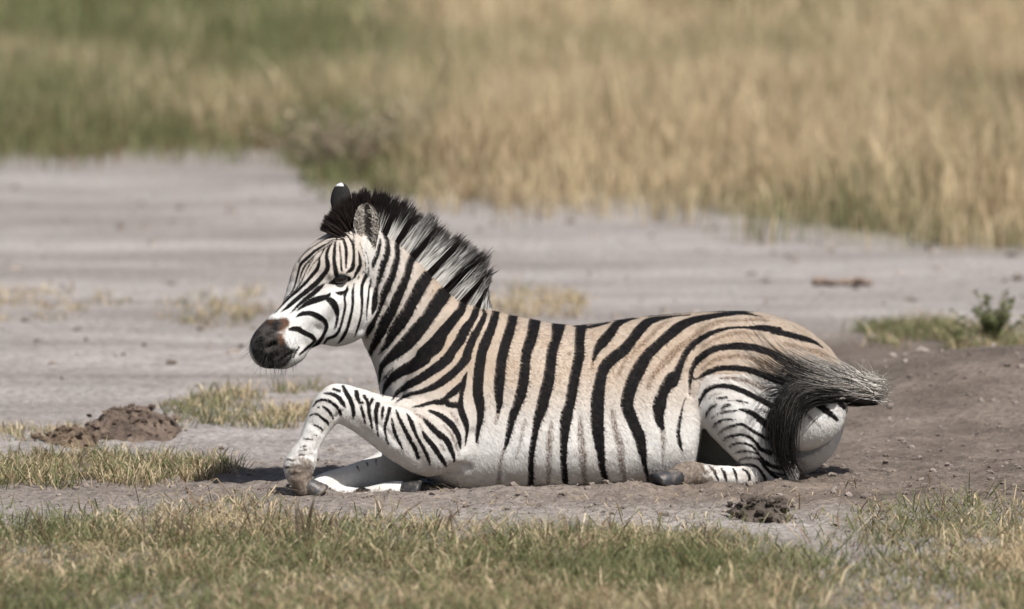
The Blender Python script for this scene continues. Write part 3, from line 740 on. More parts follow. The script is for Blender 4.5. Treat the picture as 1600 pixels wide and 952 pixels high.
# ---- mane
def make_mane():
    path = catmull([(515,366,-.90,.40,16),(523,360,-.85,.55,24),(533,353,-.66,.75,31),(544,346,-.38,.93,36),(557,340,-.10,1,40),(574,338,.08,1.0,44),(596,350,.32,.94,50),(622,372,.50,.86,56),(652,400,.62,.78,63),(684,430,.70,.71,70),(712,453,.70,.71,72),(737,471,.55,.83,54),(752,480,.32,.95,38),(762,486,.12,1.0,20),(768,489,.1,1.0,9)], 12)
    cum = np.concatenate([[0], np.cumsum(np.hypot(*np.diff(path[:, :2], axis=0).T))])
    N = 15000
    s = RNG.random(N) * cum[-1]; lat = RNG.normal(0, .017, N)
    clump = np.round(s / 5.5) * 5.5
    pr = np.column_stack([np.interp(s, cum, path[:, i]) for i in range(5)])
    roots, dirs, lens, ids = [], [], [], []
    for i in range(N):
        px, py, dx, dz, L = pr[i]
        ym = np.interp(px, [400, 560, 620], [-.112, -.035, 0.0]) + SLANT * (px - 800) / 533.7
        yo = ym + lat[i]
        d = np.array([dx, lat[i] * 3.2, dz]); d /= np.linalg.norm(d)
        o = P(px, py, yo) + d * .16
        h = BVH.ray_cast(Vector(o), Vector(-d), .40)
        if h[0] is None: continue
        roots.append(np.array(h[0]) - d * .006); dirs.append(d); lens.append(L * PXM); ids.append(i)
    roots = np.array(roots); dirs = np.array(dirs); lens = np.array(lens); ids = np.array(ids)
    # hair starts at the near root line, so the flesh covered by it counts toward the length
    n = len(roots)
    mid = PZ(0, 0, 0) * 0
    crown = np.column_stack([np.interp(s[ids], cum, path[:, 0]), np.interp(s[ids], cum, path[:, 1])])
    target = np.array([P(crown[i, 0], crown[i, 1], roots[i, 1]) for i in range(n)]) + dirs * lens[:, None]
    ln = np.clip(np.einsum('ij,ij->i', target - roots, dirs), .012, .2) * RNG.uniform(.70, 1.0, n)
    jit = RNG.normal(0, .07, (n, 3)); 
    ck = (np.round(clump[ids] * 10).astype(int) * 7 + np.round(lat[ids] / .012).astype(int) * 131) % 997
    cj = RNG.normal(0, .055, (997, 3))[ck]; cl = RNG.uniform(.88, 1.06, 997)[ck]
    ln = ln * cl
    m = 4; t = np.linspace(0, 1, m)
    dd = dirs + jit * .35
    curves = roots[:, None, :] + dd[:, None, :] * (ln[:, None] * t)[:, :, None] + (cj * ln[:, None])[:, None, :] * (t ** 2)[None, :, None]
    r0 = RNG.uniform(.0009, .0016, n)
    radii = r0[:, None] * np.array([1, 1, .75, .16])[None, :]
    vm = roots.copy(); ymr = np.interp(crown[:, 0], [400, 560, 620], [-.112, -.035, 0.0]) + SLANT * (crown[:, 0] - 800) / 533.7; vm[:, 1] = ymr - np.abs(roots[:, 1] - ymr)
    # the band colour follows the coat stripe a little below the root
    lowp = vm + dirs * .012
    u, v = proj(lowp)
    sd = stroke_sd(u, v, BLACK) + RNG.normal(0, 1.2, n)
    blackroot = (sd < 0) | (crown[:, 0] < 578 + RNG.normal(0, 6, n))
    fore = sstep(600, 560, crown[:, 0])
    dark = np.array([.012, .009, .009]); brown = np.array([.017, .0105, .0095]); wh = np.array([.88, .87, .84])
    tipc = dark * (1 - fore[:, None]) + brown * fore[:, None]
    rootc = np.where(blackroot[:, None], tipc, wh * RNG.uniform(.86, 1.05, n)[:, None])
    brk = RNG.uniform(.56, .84, n) - .42 * sstep(640, 585, crown[:, 0])
    f = sstep(-.13, .13, t[None, :] - brk[:, None])
    cols = rootc[:, None, :] * (1 - f[:, :, None]) + tipc[:, None, :] * f[:, :, None]
    return strands(curves, radii, cols)
obj("mane", make_mane(), hair_mat, zroot)["label"] = "upright striped mane with black tips"

# ---- ears: cupped leaves
def make_ear(base, tip, width, front, cup, colfn, name):
    base = np.array(base); tip = np.array(tip)
    axis = tip - base; L = np.linalg.norm(axis); axis /= L
    front = np.array(front, float); front -= axis * np.dot(front, axis); front /= np.linalg.norm(front)
    side = np.cross(axis, front)
    nu, nv = 30, 22
    V, C = [], []
    for sgn, off in ((1, 0.0), (-1, .005)):
        for i in range(nu):
            a = i / (nu - 1)
            w = width * min(1.0, .48 + .95 * a) * math.sqrt(max(.004, 1 - max(0.0, (a - .52) / .48) ** 2.3))
            for j in range(nv):
                b = -1 + 2 * j / (nv - 1)
                curl = cup * (1 - .35 * a)
                ang = b * curl
                x = w * math.sin(ang) / max(math.sin(min(curl, 1.57)), .3)
                dep = -w * (1 - math.cos(ang)) * -.95
                p = base + axis * (L * a) + side * x + front * (dep - .35 * w + (0.03 * L * math.sin(a * 3.1))) - front * off * (1 - abs(b) ** 6)
                V.append(p); C.append(colfn(a, b, sgn))
    Q = []
    for k in range(2):
        o = k * nu * nv
        for i in range(nu - 1):
            for j in range(nv - 1):
                q = [o + i * nv + j, o + i * nv + j + 1, o + (i + 1) * nv + j + 1, o + (i + 1) * nv + j]
                Q.append(q if k == 0 else q[::-1])
    for i in range(nu - 1):
        for j in (0, nv - 1):
            a0, a1 = i * nv + j, (i + 1) * nv + j
            Q.append([a0, a1, a1 + nu * nv, a0 + nu * nv])
    for j in range(nv - 1):
        a0 = (nu - 1) * nv + j
        Q.append([a0, a0 + 1, a0 + 1 + nu * nv, a0 + nu * nv])
    me = mesh_np(name, np.array(V), np.array(Q).ravel(), np.full(len(Q), 4)); cattr(me, "col", np.array(C))
    return me, base, axis, side, front, L

def near_ear_col(a, b, s):
    if s < 0: return (.02, .018, .018) if a > .25 else (.6, .56, .5)
    if abs(b) > .93: return (.012, .011, .011) if b * EAR_SIDE > 0 else (.5, .47, .43)
    return (.46, .425, .385) if abs(b) > .30 else (.10, .088, .08)
def far_ear_col(a, b, s):
    if a > .91 and b > -.5: return (.72, .72, .72)
    if a > .30: return (.012, .011, .012)
    return (.66, .64, .62)
EAR_SIDE = 1
near_base, near_tip = PZ(576, 396, -.095), PZ(573, 318, -.125)
me, eb, ea, es, ef, eL = make_ear(near_base, near_tip, .0395, (-.22, -1, -.05), 1.25, near_ear_col, "near_ear")
EAR_SIDE = 1 if es[0] > 0 else -1
me, eb, ea, es, ef, eL = make_ear(near_base, near_tip, .0395, (-.22, -1, -.05), 1.25, near_ear_col, "near_ear")
near_ear = obj("ear", me, ear_mat, zroot); near_ear["label"] = "grey furred ear with its open side turned outward"
me, *_ = make_ear(PZ(529, 350, .05), PZ(534, 286, .07), .0315, (.25, 1, .0), 1.15, far_ear_col, "far_ear")
far_ear = obj("ear", me, ear_mat, zroot); far_ear["label"] = "black backed ear with white tip"
# pale hairs growing inside the open ear, from both walls towards the middle, and dark gaps between
N = 420
a = RNG.uniform(.06, .90, N); sd_ = RNG.choice([-1, 1], N)
wv = .0395 * np.minimum(1, .48 + .95 * a) * np.sqrt(np.maximum(.05, 1 - np.maximum(0, (a - .52) / .48) ** 2.3))
rt = near_base + ea * (eL * a)[:, None] + es * (sd_ * wv * RNG.uniform(.45, .93, N))[:, None] + ef * (wv * RNG.uniform(-.10, .30, N))[:, None]
dv = -es * sd_[:, None] * RNG.uniform(-.2, 1.0, N)[:, None] + ea * RNG.uniform(-.5, .9, N)[:, None] + ef * RNG.uniform(.05, .35, N)[:, None]
dv /= np.linalg.norm(dv, axis=1, keepdims=True)
tt = np.linspace(0, 1, 4); ll = RNG.uniform(.008, .020, N)
cv = rt[:, None, :] + dv[:, None, :] * (ll[:, None] * tt)[:, :, None] - ef[None, None, :] * (ll[:, None] * tt ** 2 * .3)[:, :, None]
cc = np.where(RNG.random(N)[:, None] < .88, np.array([.52, .48, .43]) * RNG.uniform(.7, 1.2, N)[:, None], np.array([.03, .026, .024]))
obj("ear_hair", strands(cv, np.repeat(np.array([[.0009, .0009, .0007, .0002]]), N, 0), np.repeat(cc[:, None, :], 4, 1)), hair_mat, near_ear)

# ---- eyes
def uv_ball(name, r, seg=28, ring=18, squash=(1, 1, 1)):
    V = [(0, 0, r)]
    for i in range(1, ring):
        th = math.pi * i / ring
        for j in range(seg):
            ph = 2 * math.pi * j / seg
            V.append((r * math.sin(th) * math.cos(ph) * squash[0], r * math.sin(th) * math.sin(ph) * squash[1], r * math.cos(th) * squash[2]))
    V.append((0, 0, -r))
    loops, tot = [], []
    for j in range(seg):
        loops += [0, 1 + j, 1 + (j + 1) % seg]; tot.append(3)
    for i in range(ring - 2):
        for j in range(seg):
            a = 1 + i * seg + j; b = 1 + i * seg + (j + 1) % seg
            loops += [a, a + seg, b + seg, b]; tot.append(4)
    o = 1 + (ring - 2) * seg; l = len(V) - 1
    for j in range(seg):
        loops += [o + j, l, o + (j + 1) % seg]; tot.append(3)
    return mesh_np(name, np.array(V), loops, tot)
em = NT("eye_wet"); eye_mat = em.fin((.008, .006, .006), .06, None, .6)
hp = skin(533, 436)
if hp is not None:
    ey = obj("eye", uv_ball("eye", .0205, squash=(1.1, .8, .88)), eye_mat, zroot); ey.location = tuple(hp[0] - hp[1] * .0050); bpy.context.view_layer.update()
    ey2 = obj("eye", ey.data, None, zroot); ey2.location = (hp[0][0], 2 * (-.05 + SLANT * hp[0][0]) - hp[0][1], hp[0][2]); 
    lidm = colour_mat("eyelid_skin", .5, .4, 200, .2)
    # upper and lower lid: fleshy rims that follow the eyeball
    for nm, pts in (("upper_eyelid", [(-1.15, -.15), (-.7, .55), (0, .85), (.7, .62), (1.15, 0)]), ("lower_eyelid", [(-1.3, -.35), (-.7, -.75), (0, -.88), (.7, -.6), (1.15, 0)])):
        cpts = catmull(pts, 6)
        cvs = np.array([[ey.location[0] + .0172 * q[0], 0, ey.location[2] + .0150 * q[1]] for q in cpts])
        for q in cvs:
            rr = 1 - min(((q[0] - ey.location[0]) / .0215) ** 2 + ((q[2] - ey.location[2]) / .0195) ** 2, .97)
            q[1] = ey.location[1] - .0148 * math.sqrt(rr) - .0005
        mm = len(cvs); rad = .0032 * np.sin(np.linspace(.25, 2.9, mm)) + .0006
        c_ = np.tile(np.array([[.012, .010, .010]]), (mm, 1))
        obj("eyelid", strands(cvs[None], rad[None], c_[None]), lidm, ey)
    N = 26; tq = np.linspace(0, 1, 4)
    lx = np.linspace(-.9, 1.0, N)
    rt = np.array([[ey.location[0] + .0172 * x, ey.location[1] - .0125 + .003 * abs(x), ey.location[2] + .0135 * (1 - x * x * .6)] for x in lx])
    dv = np.column_stack([-.25 + .1 * lx, np.full(N, -1.0), np.full(N, -.25)]); dv /= np.linalg.norm(dv, axis=1, keepdims=True)
    cv = rt[:, None, :] + dv[:, None, :] * (.012 * tq)[None, :, None]
    obj("eyelash", strands(cv, np.repeat(np.array([[.0006, .0006, .0004, .0001]]), N, 0), np.full((N, 4, 3), .01)), hair_mat, ey)

# ---- whiskers round the muzzle
roots, dirs = [], []
for k in range(900):
    px, py = RNG.uniform(388, 462), RNG.uniform(515, 582)
    h = skin(px, py)
    if h is None: continue
    u_ = sstep(545, 575, np.array(py))
    if RNG.random() > .10 + .5 * u_: continue
    roots.append(h[0]); d = h[1] + np.array([-.25, -.2, -.55]) * .9 + RNG.normal(0, .25, 3); dirs.append(d / np.linalg.norm(d))
roots = np.array(roots); dirs = np.array(dirs); N = len(roots)
ll = RNG.uniform(.012, .045, N); tt = np.linspace(0, 1, 4)
cv = roots[:, None, :] + dirs[:, None, :] * (ll[:, None] * tt)[:, :, None] + np.array([0, 0, -1.0])[None, None, :] * (ll[:, None] * tt ** 2 * .25)[:, :, None]
obj("whiskers", strands(cv, np.repeat(np.array([[.00032, .0003, .00025, .0001]]), N, 0), np.full((N, 4, 3), .05)), hair_mat, zroot)

# ---- hooves
def make_hoof(p0, p1, r0, r1, flat, colr, soil=.5):
    """horn cone from the coronet p0 to the toe p1 with a flat sole"""
    p0 = np.array(p0); p1 = np.array(p1); ax = p1 - p0; L = np.linalg.norm(ax); ax /= L
    yh = np.array([0, 1.0, 0]); v = yh - ax * ax[1]; v /= np.linalg.norm(v); w = np.cross(ax, v)
    if w[2] < 0: w = -w
    nu, nv = 9, 22; V, C = [], []
    for i in range(nu):
        a = i / (nu - 1); r = r0 + (r1 - r0) * a
        if i == 0: r *= .88
        if i == nu - 1: r *= .93
        for j in range(nv):
            th = 2 * math.pi * j / nv
            cx, cz = math.cos(th), math.sin(th)
            zz = r * cz * .9
            if zz < -flat * r: zz = -flat * r - (zz + flat * r) * .15
            bump = 1 + .02 * math.sin(a * 24)
            V.append(p0 + ax * L * (a - .22 * a * (1 - cz) * .5) + v * r * cx * bump + w * zz * bump)
            g = RNG.uniform(.7, 1.3)
            C.append(np.array(colr) * g if RNG.random() > soil * .4 else np.array([.13, .105, .085]) * g)
    Q = [[i * nv + j, i * nv + (j + 1) % nv, (i + 1) * nv + (j + 1) % nv, (i + 1) * nv + j] for i in range(nu - 1) for j in range(nv)]
    loops = list(np.array(Q).ravel()); tot = [4] * len(Q)
    loops += [(nu - 1) * nv + j for j in range(nv)]; tot.append(nv)
    loops += [j for j in range(nv)][::-1]; tot.append(nv)
    me = mesh_np("hoof", np.array(V), loops, tot); cattr(me, "col", np.array(C)); return me
obj("hoof", make_hoof(PZ(477, 756, -.275), PZ(505, 774, -.285), .024, .036, .75, (.05, .05, .052), .8), hoof_mat, zroot)
obj("hoof", make_hoof(PZ(627, 766, -.205), PZ(658, 770, -.225), .030, .041, .75, (.02, .02, .022), .5), hoof_mat, zroot)
obj("hoof", make_hoof(PZ(1062, 745, -.31), PZ(1022, 757, -.335), .030, .038, .7, (.022, .024, .03), .7), hoof_mat, zroot)

# ---- tail: dock plus long hair swept over the thigh
def make_dock():
    path = catmull([tuple(PZ(1285, 585, .0)) + (.028,), tuple(PZ(1318, 604, .0)) + (.028,), tuple(PZ(1346, 616, -.04)) + (.023,), tuple(PZ(1362, 620, -.10)) + (.022,), tuple(PZ(1350, 622, -.17)) + (.018,), tuple(PZ(1318, 618, -.235)) + (.014,), tuple(PZ(1285, 612, -.27)) + (.008,)], 6)
    n = len(path); nv = 14; V = []; tg = np.gradient(path[:, :3], axis=0)
    for i in range(n):
        t = tg[i] / np.linalg.norm(tg[i]); up = np.array([0, 0, 1.0]); a = np.cross(t, up); a /= np.linalg.norm(a); b = np.cross(a, t)
        for j in range(nv):
            th = 2 * math.pi * j / nv
            V.append(path[i, :3] + path[i, 3] * (math.cos(th) * a + math.sin(th) * b))
    Q = [[i * nv + j, i * nv + (j + 1) % nv, (i + 1) * nv + (j + 1) % nv, (i + 1) * nv + j] for i in range(n - 1) for j in range(nv)]
    me = mesh_np("dock", np.array(V), np.array(Q).ravel(), np.full(len(Q), 4)); cattr(me, "col", np.tile([[.016, .013, .012]], (len(V), 1)))
    return me, path
dme, dpath = make_dock()
tail = obj("tail", dme, hair_mat, zroot)
def flow(paths, N, r, cols, spread, m=9, lenv=(.7, 1.0), colour_tip=None, tipow=1.5):
    """bundle of hair following guide curves (lists of (px, py, y)), each strand blending two guides"""
    gs = [np.array([PZ(*q) for q in g]) for g in paths]
    gs = [catmull(g, 8) for g in gs]
    def samp(g, t):
        c = np.concatenate([[0], np.cumsum(np.linalg.norm(np.diff(g, axis=0), axis=1))]); c /= c[-1]
        return np.column_stack([np.interp(t, c, g[:, i]) for i in range(3)])
    out = []; cc = []
    for k in range(N):
        x = RNG.random() * (len(gs) - 1); i = min(int(x), len(gs) - 2) if len(gs) > 1 else 0; f = x - i
        L = RNG.uniform(*lenv); t = np.linspace(0, L, m)
        p = samp(gs[i], t) * (1 - f) + samp(gs[min(i + 1, len(gs) - 1)], t) * f
        s0 = RNG.normal(0, spread, 3); s1 = RNG.normal(0, spread * 1.2, 3)
        w = np.linspace(0, 1, m)[:, None]
        p = p + s0 * (1 - w) * .6 + s1 * w + np.sin(w * RNG.uniform(2, 5) + RNG.uniform(0, 6)) * RNG.normal(0, .0035, 3)
        out.append(p)
        c0 = np.array(cols[RNG.integers(len(cols))]) * RNG.uniform(.7, 1.25)
        c1 = np.array(colour_tip) if colour_tip is not None else c0
        cc.append(c0 * (1 - w ** tipow) + c1 * w ** tipow)
    out = np.array(out); rad = r * RNG.uniform(.7, 1.3, N)[:, None] * (1 - .85 * np.linspace(0, 1, m) ** 2)[None, :]
    return out, rad, np.array(cc)
GREY = [(.62, .59, .54), (.50, .46, .41), (.74, .71, .66), (.30, .26, .23), (.05, .045, .042)]
BLK = [(.007, .006, .006), (.010, .009, .009), (.020, .018, .017), (.008, .007, .007)]
sets = [
 # pale upper hair from the turn of the tail back over the rump
 flow([[(1362,602,-.06),(1330,588,-.14),(1290,574,-.22),(1245,556,-.29),(1205,535,-.33)], [(1372,612,-.10),(1335,600,-.18),(1290,590,-.25),(1245,575,-.31),(1205,556,-.345)], [(1368,618,-.13),(1330,612,-.21),(1285,606,-.28),(1245,598,-.33),(1225,588,-.35)]], 1500, .0009, GREY, .020, lenv=(.3, .95), colour_tip=(.03, .027, .026), tipow=4),
 # short brush sticking out behind
 flow([[(1345,600,-.05),(1362,590,-.06),(1376,588,-.08)], [(1352,612,-.09),(1370,604,-.1),(1386,604,-.12)], [(1352,620,-.12),(1372,620,-.13),(1384,622,-.14)], [(1335,600,-.12),(1350,585,-.12),(1358,572,-.12)]], 1100, .0009, GREY[:4], .014, m=6, lenv=(.4, 1.15), colour_tip=(.10, .09, .08), tipow=3),
 flow([[(1372,622,-.13),(1340,622,-.19),(1300,617,-.25),(1262,614,-.31)], [(1368,628,-.12),(1338,630,-.18),(1300,622,-.24),(1255,618,-.30)], [(1376,618,-.10),(1350,624,-.17),(1315,620,-.235),(1275,616,-.30)]], 1100, .0012, BLK, .006, lenv=(.6, 1.0)),
 # long dark fall down the thigh
 flow([[(1300,612,-.26),(1255,608,-.32),(1222,622,-.355),(1208,660,-.37),(1214,705,-.36),(1238,752,-.35)], [(1305,618,-.26),(1262,616,-.33),(1235,632,-.36),(1222,670,-.37),(1228,712,-.36),(1248,755,-.345)], [(1300,622,-.26),(1268,628,-.32),(1246,648,-.35),(1236,690,-.36),(1240,730,-.35),(1256,752,-.34)]], 1250, .0010, BLK, .013, lenv=(.62, 1.0)),
 flow([[(1310,608,-.24),(1265,600,-.31),(1232,606,-.35),(1214,635,-.37),(1205,690,-.37)], [(1310,612,-.24),(1270,610,-.33),(1246,622,-.365),(1232,660,-.378),(1226,710,-.37)]], 300, .0008, [(.14, .13, .12), (.06, .055, .05), (.03, .027, .026)], .008, lenv=(.5, 1.0)),
 # wisps thrown forward over the croup
 flow([[(1300,596,-.22),(1250,572,-.29),(1212,545,-.315),(1190,515,-.29),(1178,492,-.26)], [(1300,598,-.23),(1240,580,-.31),(1195,552,-.33),(1162,522,-.32),(1150,505,-.31)], [(1290,602,-.25),(1235,596,-.335),(1190,582,-.355),(1155,560,-.35),(1138,545,-.345)]], 170, .0008, BLK + [(.08, .07, .065)], .012, lenv=(.45, 1.0)),
 flow([[(1240,610,-.34),(1205,625,-.365),(1180,660,-.37),(1172,690,-.365)], [(1240,606,-.34),(1195,610,-.365),(1165,640,-.37),(1160,660,-.36)]], 36, .0007, BLK, .010, lenv=(.4, 1.0)),
]
for cv, rd, cl in sets:
    obj("tail_hair", strands(cv, rd, cl), hair_mat, tail)
# ------------------------------------------------------------------ grass
gm = NT("grass_blade")
gc = gm.mix(gm.ramp(gm.noise(30, 2, .5), .3, .7, 0, .3), gm.attr("col", "Color"), (.07, .06, .035))
gm.fin(gc, .7, None, .25)
tr = gm.node("ShaderNodeBsdfTranslucent"); gm.link(gc, tr.inputs[0])
mx = gm.node("ShaderNodeMixShader"); mx.inputs[0].default_value = .42
gm.link(gm.b.outputs[0], mx.inputs[1]); gm.link(tr.outputs[0], mx.inputs[2]); gm.link(mx.outputs[0], gm.out.inputs[0])
grass_mat = gm.m

def blades(name, x, y, h, w, lean, cols, zoff=-.005, detail=False):
    n = len(x)
    z = ground_z(x, y) + (near_detail(x, y) if detail else 0) + zoff
    az = RNG.uniform(0, 2 * np.pi, n); fz = RNG.uniform(0, 2 * np.pi, n)
    root = np.column_stack([x, y, z])
    d = np.column_stack([np.cos(az), np.sin(az), np.zeros(n)]) * (h * lean)[:, None]
    sd = np.column_stack([np.cos(fz), np.sin(fz), np.zeros(n)]) * (w * .5)[:, None]
    up = np.column_stack([np.zeros(n), np.zeros(n), h])
    mid = root + d * .38 + up * .58; tip = root + d + up * np.maximum(.25, 1 - .35 * lean)[:, None]
    V = np.stack([root - sd, root + sd, mid + sd * .8, mid - sd * .8, tip], 1).reshape(-1, 3)
    b = np.arange(n) * 5
    loops = np.column_stack([b, b + 1, b + 2, b + 3, b + 3, b + 2, b + 4]).ravel()
    tot = np.tile([4, 3], n)
    me = mesh_np(name, V, loops, tot)
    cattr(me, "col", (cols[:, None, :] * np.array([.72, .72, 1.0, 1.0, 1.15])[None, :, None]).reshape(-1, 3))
    return obj(name, me, grass_mat)

STRAW = np.array([(.74, .60, .375), (.62, .49, .30), (.82, .69, .47), (.46, .35, .22), (.66, .51, .34)])
GREEN = np.array([(.18, .205, .088), (.24, .255, .12), (.135, .16, .066), (.31, .30, .16)])
RUST = np.array([(.22, .135, .075), (.17, .11, .07), (.26, .17, .09)])
def pick(n, pg, pr=0.0):
    r = RNG.random(n)
    c = STRAW[RNG.integers(len(STRAW), size=n)].copy()
    g = r < pg; c[g] = GREEN[RNG.integers(len(GREEN), size=g.sum())]
    q = (r >= pg) & (r < pg + pr); c[q] = RUST[RNG.integers(len(RUST), size=q.sum())]
    return c * RNG.uniform(.8, 1.15, n)[:, None]
def clumped(n, sampler, tuft, rad):
    k = max(1, n // tuft)
    cx, cy = sampler(k)
    i = RNG.integers(k, size=n)
    r = RNG.normal(0, 1, (2, n)) * rad
    return cx[i] + r[0], cy[i] + r[1], i, RNG.random(k)[i]

# far field: dry to the right, greener to the left
def far_field(n, d0, d1, power, hmul, wmul, name, label):
    def smp(k):
        d = d0 + (d1 - d0) * RNG.random(k) ** power
        a = RNG.uniform(-.15, .15, k)
        return a * d, CAM_Y + d
    x, y, i, tr_ = clumped(n, smp, 14, .10)
    over = y - edge_y(x, y) - 2.2 * (fbm(x * 2.2, y * .8, 3) - .5)
    keep = (over > 0) | ((over > -1.6) & (tr_ > .86))
    x, y, tr_ = x[keep], y[keep], tr_[keep]; n = len(x)
    px = 800 + FPX * x / (y - CAM_Y)
    into = y - edge_y(x, y)
    g = .08 + .74 * sstep(780, 480, px + 260 * (fbm(x * .35, y * .16, 3) - .5)) + .16 * sstep(2.0, .3, into) * (px > 560)
    g = np.clip(g + 1.5 * (fbm(x * .8 + 9, y * .35, 3) - .5), .02, .92)
    rr = .08 + .40 * sstep(1.6, .2, into) * (px < 520) + .25 * sstep(.58, .75, fbm(x * .7 + 31, y * .3, 3))
    h = (.20 + .30 * fbm(x * .9, y * .5, 3)) * (.7 + .6 * tr_) * RNG.uniform(.7, 1.15, n) * hmul
    h = h * (.45 + .55 * sstep(0, 2.2, into)) * np.where(px < 520, .85, 1.0)
    w = RNG.uniform(.004, .009, n) * wmul
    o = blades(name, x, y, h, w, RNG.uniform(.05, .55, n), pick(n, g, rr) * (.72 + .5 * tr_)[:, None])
    tag(o, label, "grass", kind="stuff")
far_field(185000, 32, 50, 1.0, 1.0, 1.0, "dry_grass", "tall dry straw grass at the edge of the bare pan")
far_field(150000, 50, 120, 1.5, 1.1, 2.0, "dry_grass", "blurred tall grass filling the far background")

# foreground strip
def fore(n):
    def smp(k):
        d = 16.5 + 5.3 * RNG.random(k) ** .8
        return RNG.uniform(-.125, .125, k) * d, CAM_Y + d
    x, y, i, tr_ = clumped(n, smp, 12, .028)
    px = 800 + FPX * x / (y - CAM_Y)
    front = -.60 - .33 * sstep(400, 900, px) * sstep(1700, 1300, px) + 1.5 * (fbm(x * 2.2, y * 1.2, 3) - .5)
    dens = sstep(.15, -1.5, y - front) * (.40 + .60 * sstep(.36, .56, fbm(x * 2.2 + 5, y * 1.0, 3)))
    keep = RNG.random(n) < dens
    x, y, tr_ = x[keep], y[keep], tr_[keep]; n = len(x)
    g = np.clip(.52 + 1.5 * (fbm(x * 1.3, y * .9, 3) - .5), .1, .9)
    h = (.028 + .065 * tr_ ** 1.4) * RNG.uniform(.6, 1.25, n) * (.6 + .8 * fbm(x * 2, y * 2, 2))
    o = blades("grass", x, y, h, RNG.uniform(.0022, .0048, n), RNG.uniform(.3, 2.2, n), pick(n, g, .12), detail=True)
    tag(o, "blurred green and straw grass strip in the foreground", "grass", kind="stuff")
fore(170000)

# patches around the animal: (centre px, py, half width m, half depth m, count, height, green share)
def patch(px, py, rx, ry, n, hh, pg, label, name="grass"):
    c = G(px, py)
    def smp(k):
        a = RNG.uniform(0, 2 * np.pi, k); r = np.sqrt(RNG.random(k))
        return c[0] + rx * r * np.cos(a), c[1] + ry * r * np.sin(a)
    x, y, i, tr_ = clumped(n, smp, 11, .022)
    keep = fbm(x * 4 + 3, y * 2.5, 3) > .36
    x, y, tr_ = x[keep], y[keep], tr_[keep]; n = len(x)
    g = np.clip(pg + 1.2 * (fbm(x * 3, y * 2, 2) - .5), .03, .95)
    h = hh * (.5 + .8 * tr_) * RNG.uniform(.5, 1.2, n)
    o = blades(name, x, y, h, RNG.uniform(.0022, .0045, n), RNG.uniform(.3, 1.6, n), pick(n, g, .08), detail=True)
    tag(o, label, "grass", kind="stuff")
patch(120, 742, .50, .42, 5200, .075, .42, "short green and straw grass patch left of the zebra's raised foreleg")
patch(430, 642, .36, .70, 3200, .06, .45, "low grass strip behind the zebra's raised foreleg")
patch(1535, 532, .50, .8, 6000, .075, .66, "green tufty grass on the soil bank behind the zebra's tail")
patch(340, 485, .22, 1.0, 900, .07, .25, "thin straw tuft on the pale pan left of the zebra's head")
patch(60, 480, .32, .9, 900, .06, .25, "thin straw tuft on the pale pan at the left edge")
patch(830, 480, .22, .8, 900, .08, .2, "thin straw tuft on the pale pan behind the mane")
patch(60, 680, .22, .3, 500, .05, .3, "sparse straw bits by the earth mounds")

# ------------------------------------------------------------------ earth mounds, log, bushes
def mound(name, px, py, rx, ry, h, label, cat, colA, colB, seedx, group=None):
    c = G(px, py); nu, nv = 40, 64
    V = []; 
    for i in range(nu + 1):
        a = i / nu
        for j in range(nv):
            th = 2 * math.pi * j / nv
            x = c[0] + rx * a * math.cos(th); y = c[1] + ry * a * math.sin(th)
            V.append((x, y, a))
    V = np.array(V)
    rag = .75 + .5 * fbm(np.cos(np.arctan2(V[:, 1] - c[1], V[:, 0] - c[0])) * 2 + seedx, np.sin(np.arctan2(V[:, 1] - c[1], V[:, 0] - c[0])) * 2 + seedx, 3)
    prof = np.clip(1 - (V[:, 2] / np.clip(rag, .5, 1.2)) ** 2.4, 0, 1)
    lump = (fbm(V[:, 0] * 30 + seedx, V[:, 1] * 30, 5) - .5)
    z = ground_z(V[:, 0], V[:, 1]) + h * prof * (.75 + .9 * (fbm(V[:, 0] * 7 + seedx, V[:, 1] * 7, 3) - .2) * .6) + lump * h * .55 * np.clip(prof * 3, 0, 1) - .05 * (prof <= 0.02) - .01
    Q = [[i * nv + j, (i + 1) * nv + j, (i + 1) * nv + (j + 1) % nv, i * nv + (j + 1) % nv] for i in range(nu) for j in range(nv)]
    me = mesh_np(name, np.column_stack([V[:, :2], z]), np.array(Q).ravel(), np.full(len(Q), 4), smooth=False)
    m = NT(name + "_soil")
    cc = m.mix(m.ramp(m.noise(14, 5, .7), .35, .65), colA, colB)
    cc = m.mix(m.ramp(m.noise(60, 4, .7), .35, .6, .6, 0), cc, (.05, .04, .033))
    o = obj(name, me, m.fin(cc, .95, m.bump(m.noise(90, 4, .7), .8, .012), .15))
    k = 150; pi = RNG.integers(len(V), size=k)
    cr = [crumb((V[i, 0] + RNG.normal(0, .02), V[i, 1] + RNG.normal(0, .02), z[i] + .003), .004 + .012 * RNG.random() ** 3) for i in pi if z[i] > -.03]
    VV = np.vstack([q for q in cr]); T = np.vstack([CT + 12 * i for i in range(len(cr))])
    obj("crumbs", mesh_np("crumbs", VV, T.ravel(), np.full(len(T), 3), smooth=False), me.materials[0], o)["kind"] = "stuff"
    return tag(o, label, cat, group)
from itertools import combinations
_ic = [(0, 0, 1), (.894, 0, .447), (.276, .851, .447), (-.724, .526, .447), (-.724, -.526, .447), (.276, -.851, .447)]
CB = np.array(_ic + [(-p, -q, -r) for p, q, r in _ic]); CT = []
for t_ in combinations(range(12), 3):
    if max(np.linalg.norm(CB[t_[i]] - CB[t_[j]]) for i, j in ((0, 1), (1, 2), (0, 2))) < 1.2:
        p, q, r = t_
        if np.dot(np.cross(CB[q] - CB[p], CB[r] - CB[p]), CB[p]) < 0: q, r = r, q
        CT.append((p, q, r))
CT = np.array(CT)
def crumb(c, r):
    return CB * r * RNG.uniform(.5, 1.4, (12, 1)) * np.array([1.2, 1.2, .85]) + np.array(c)
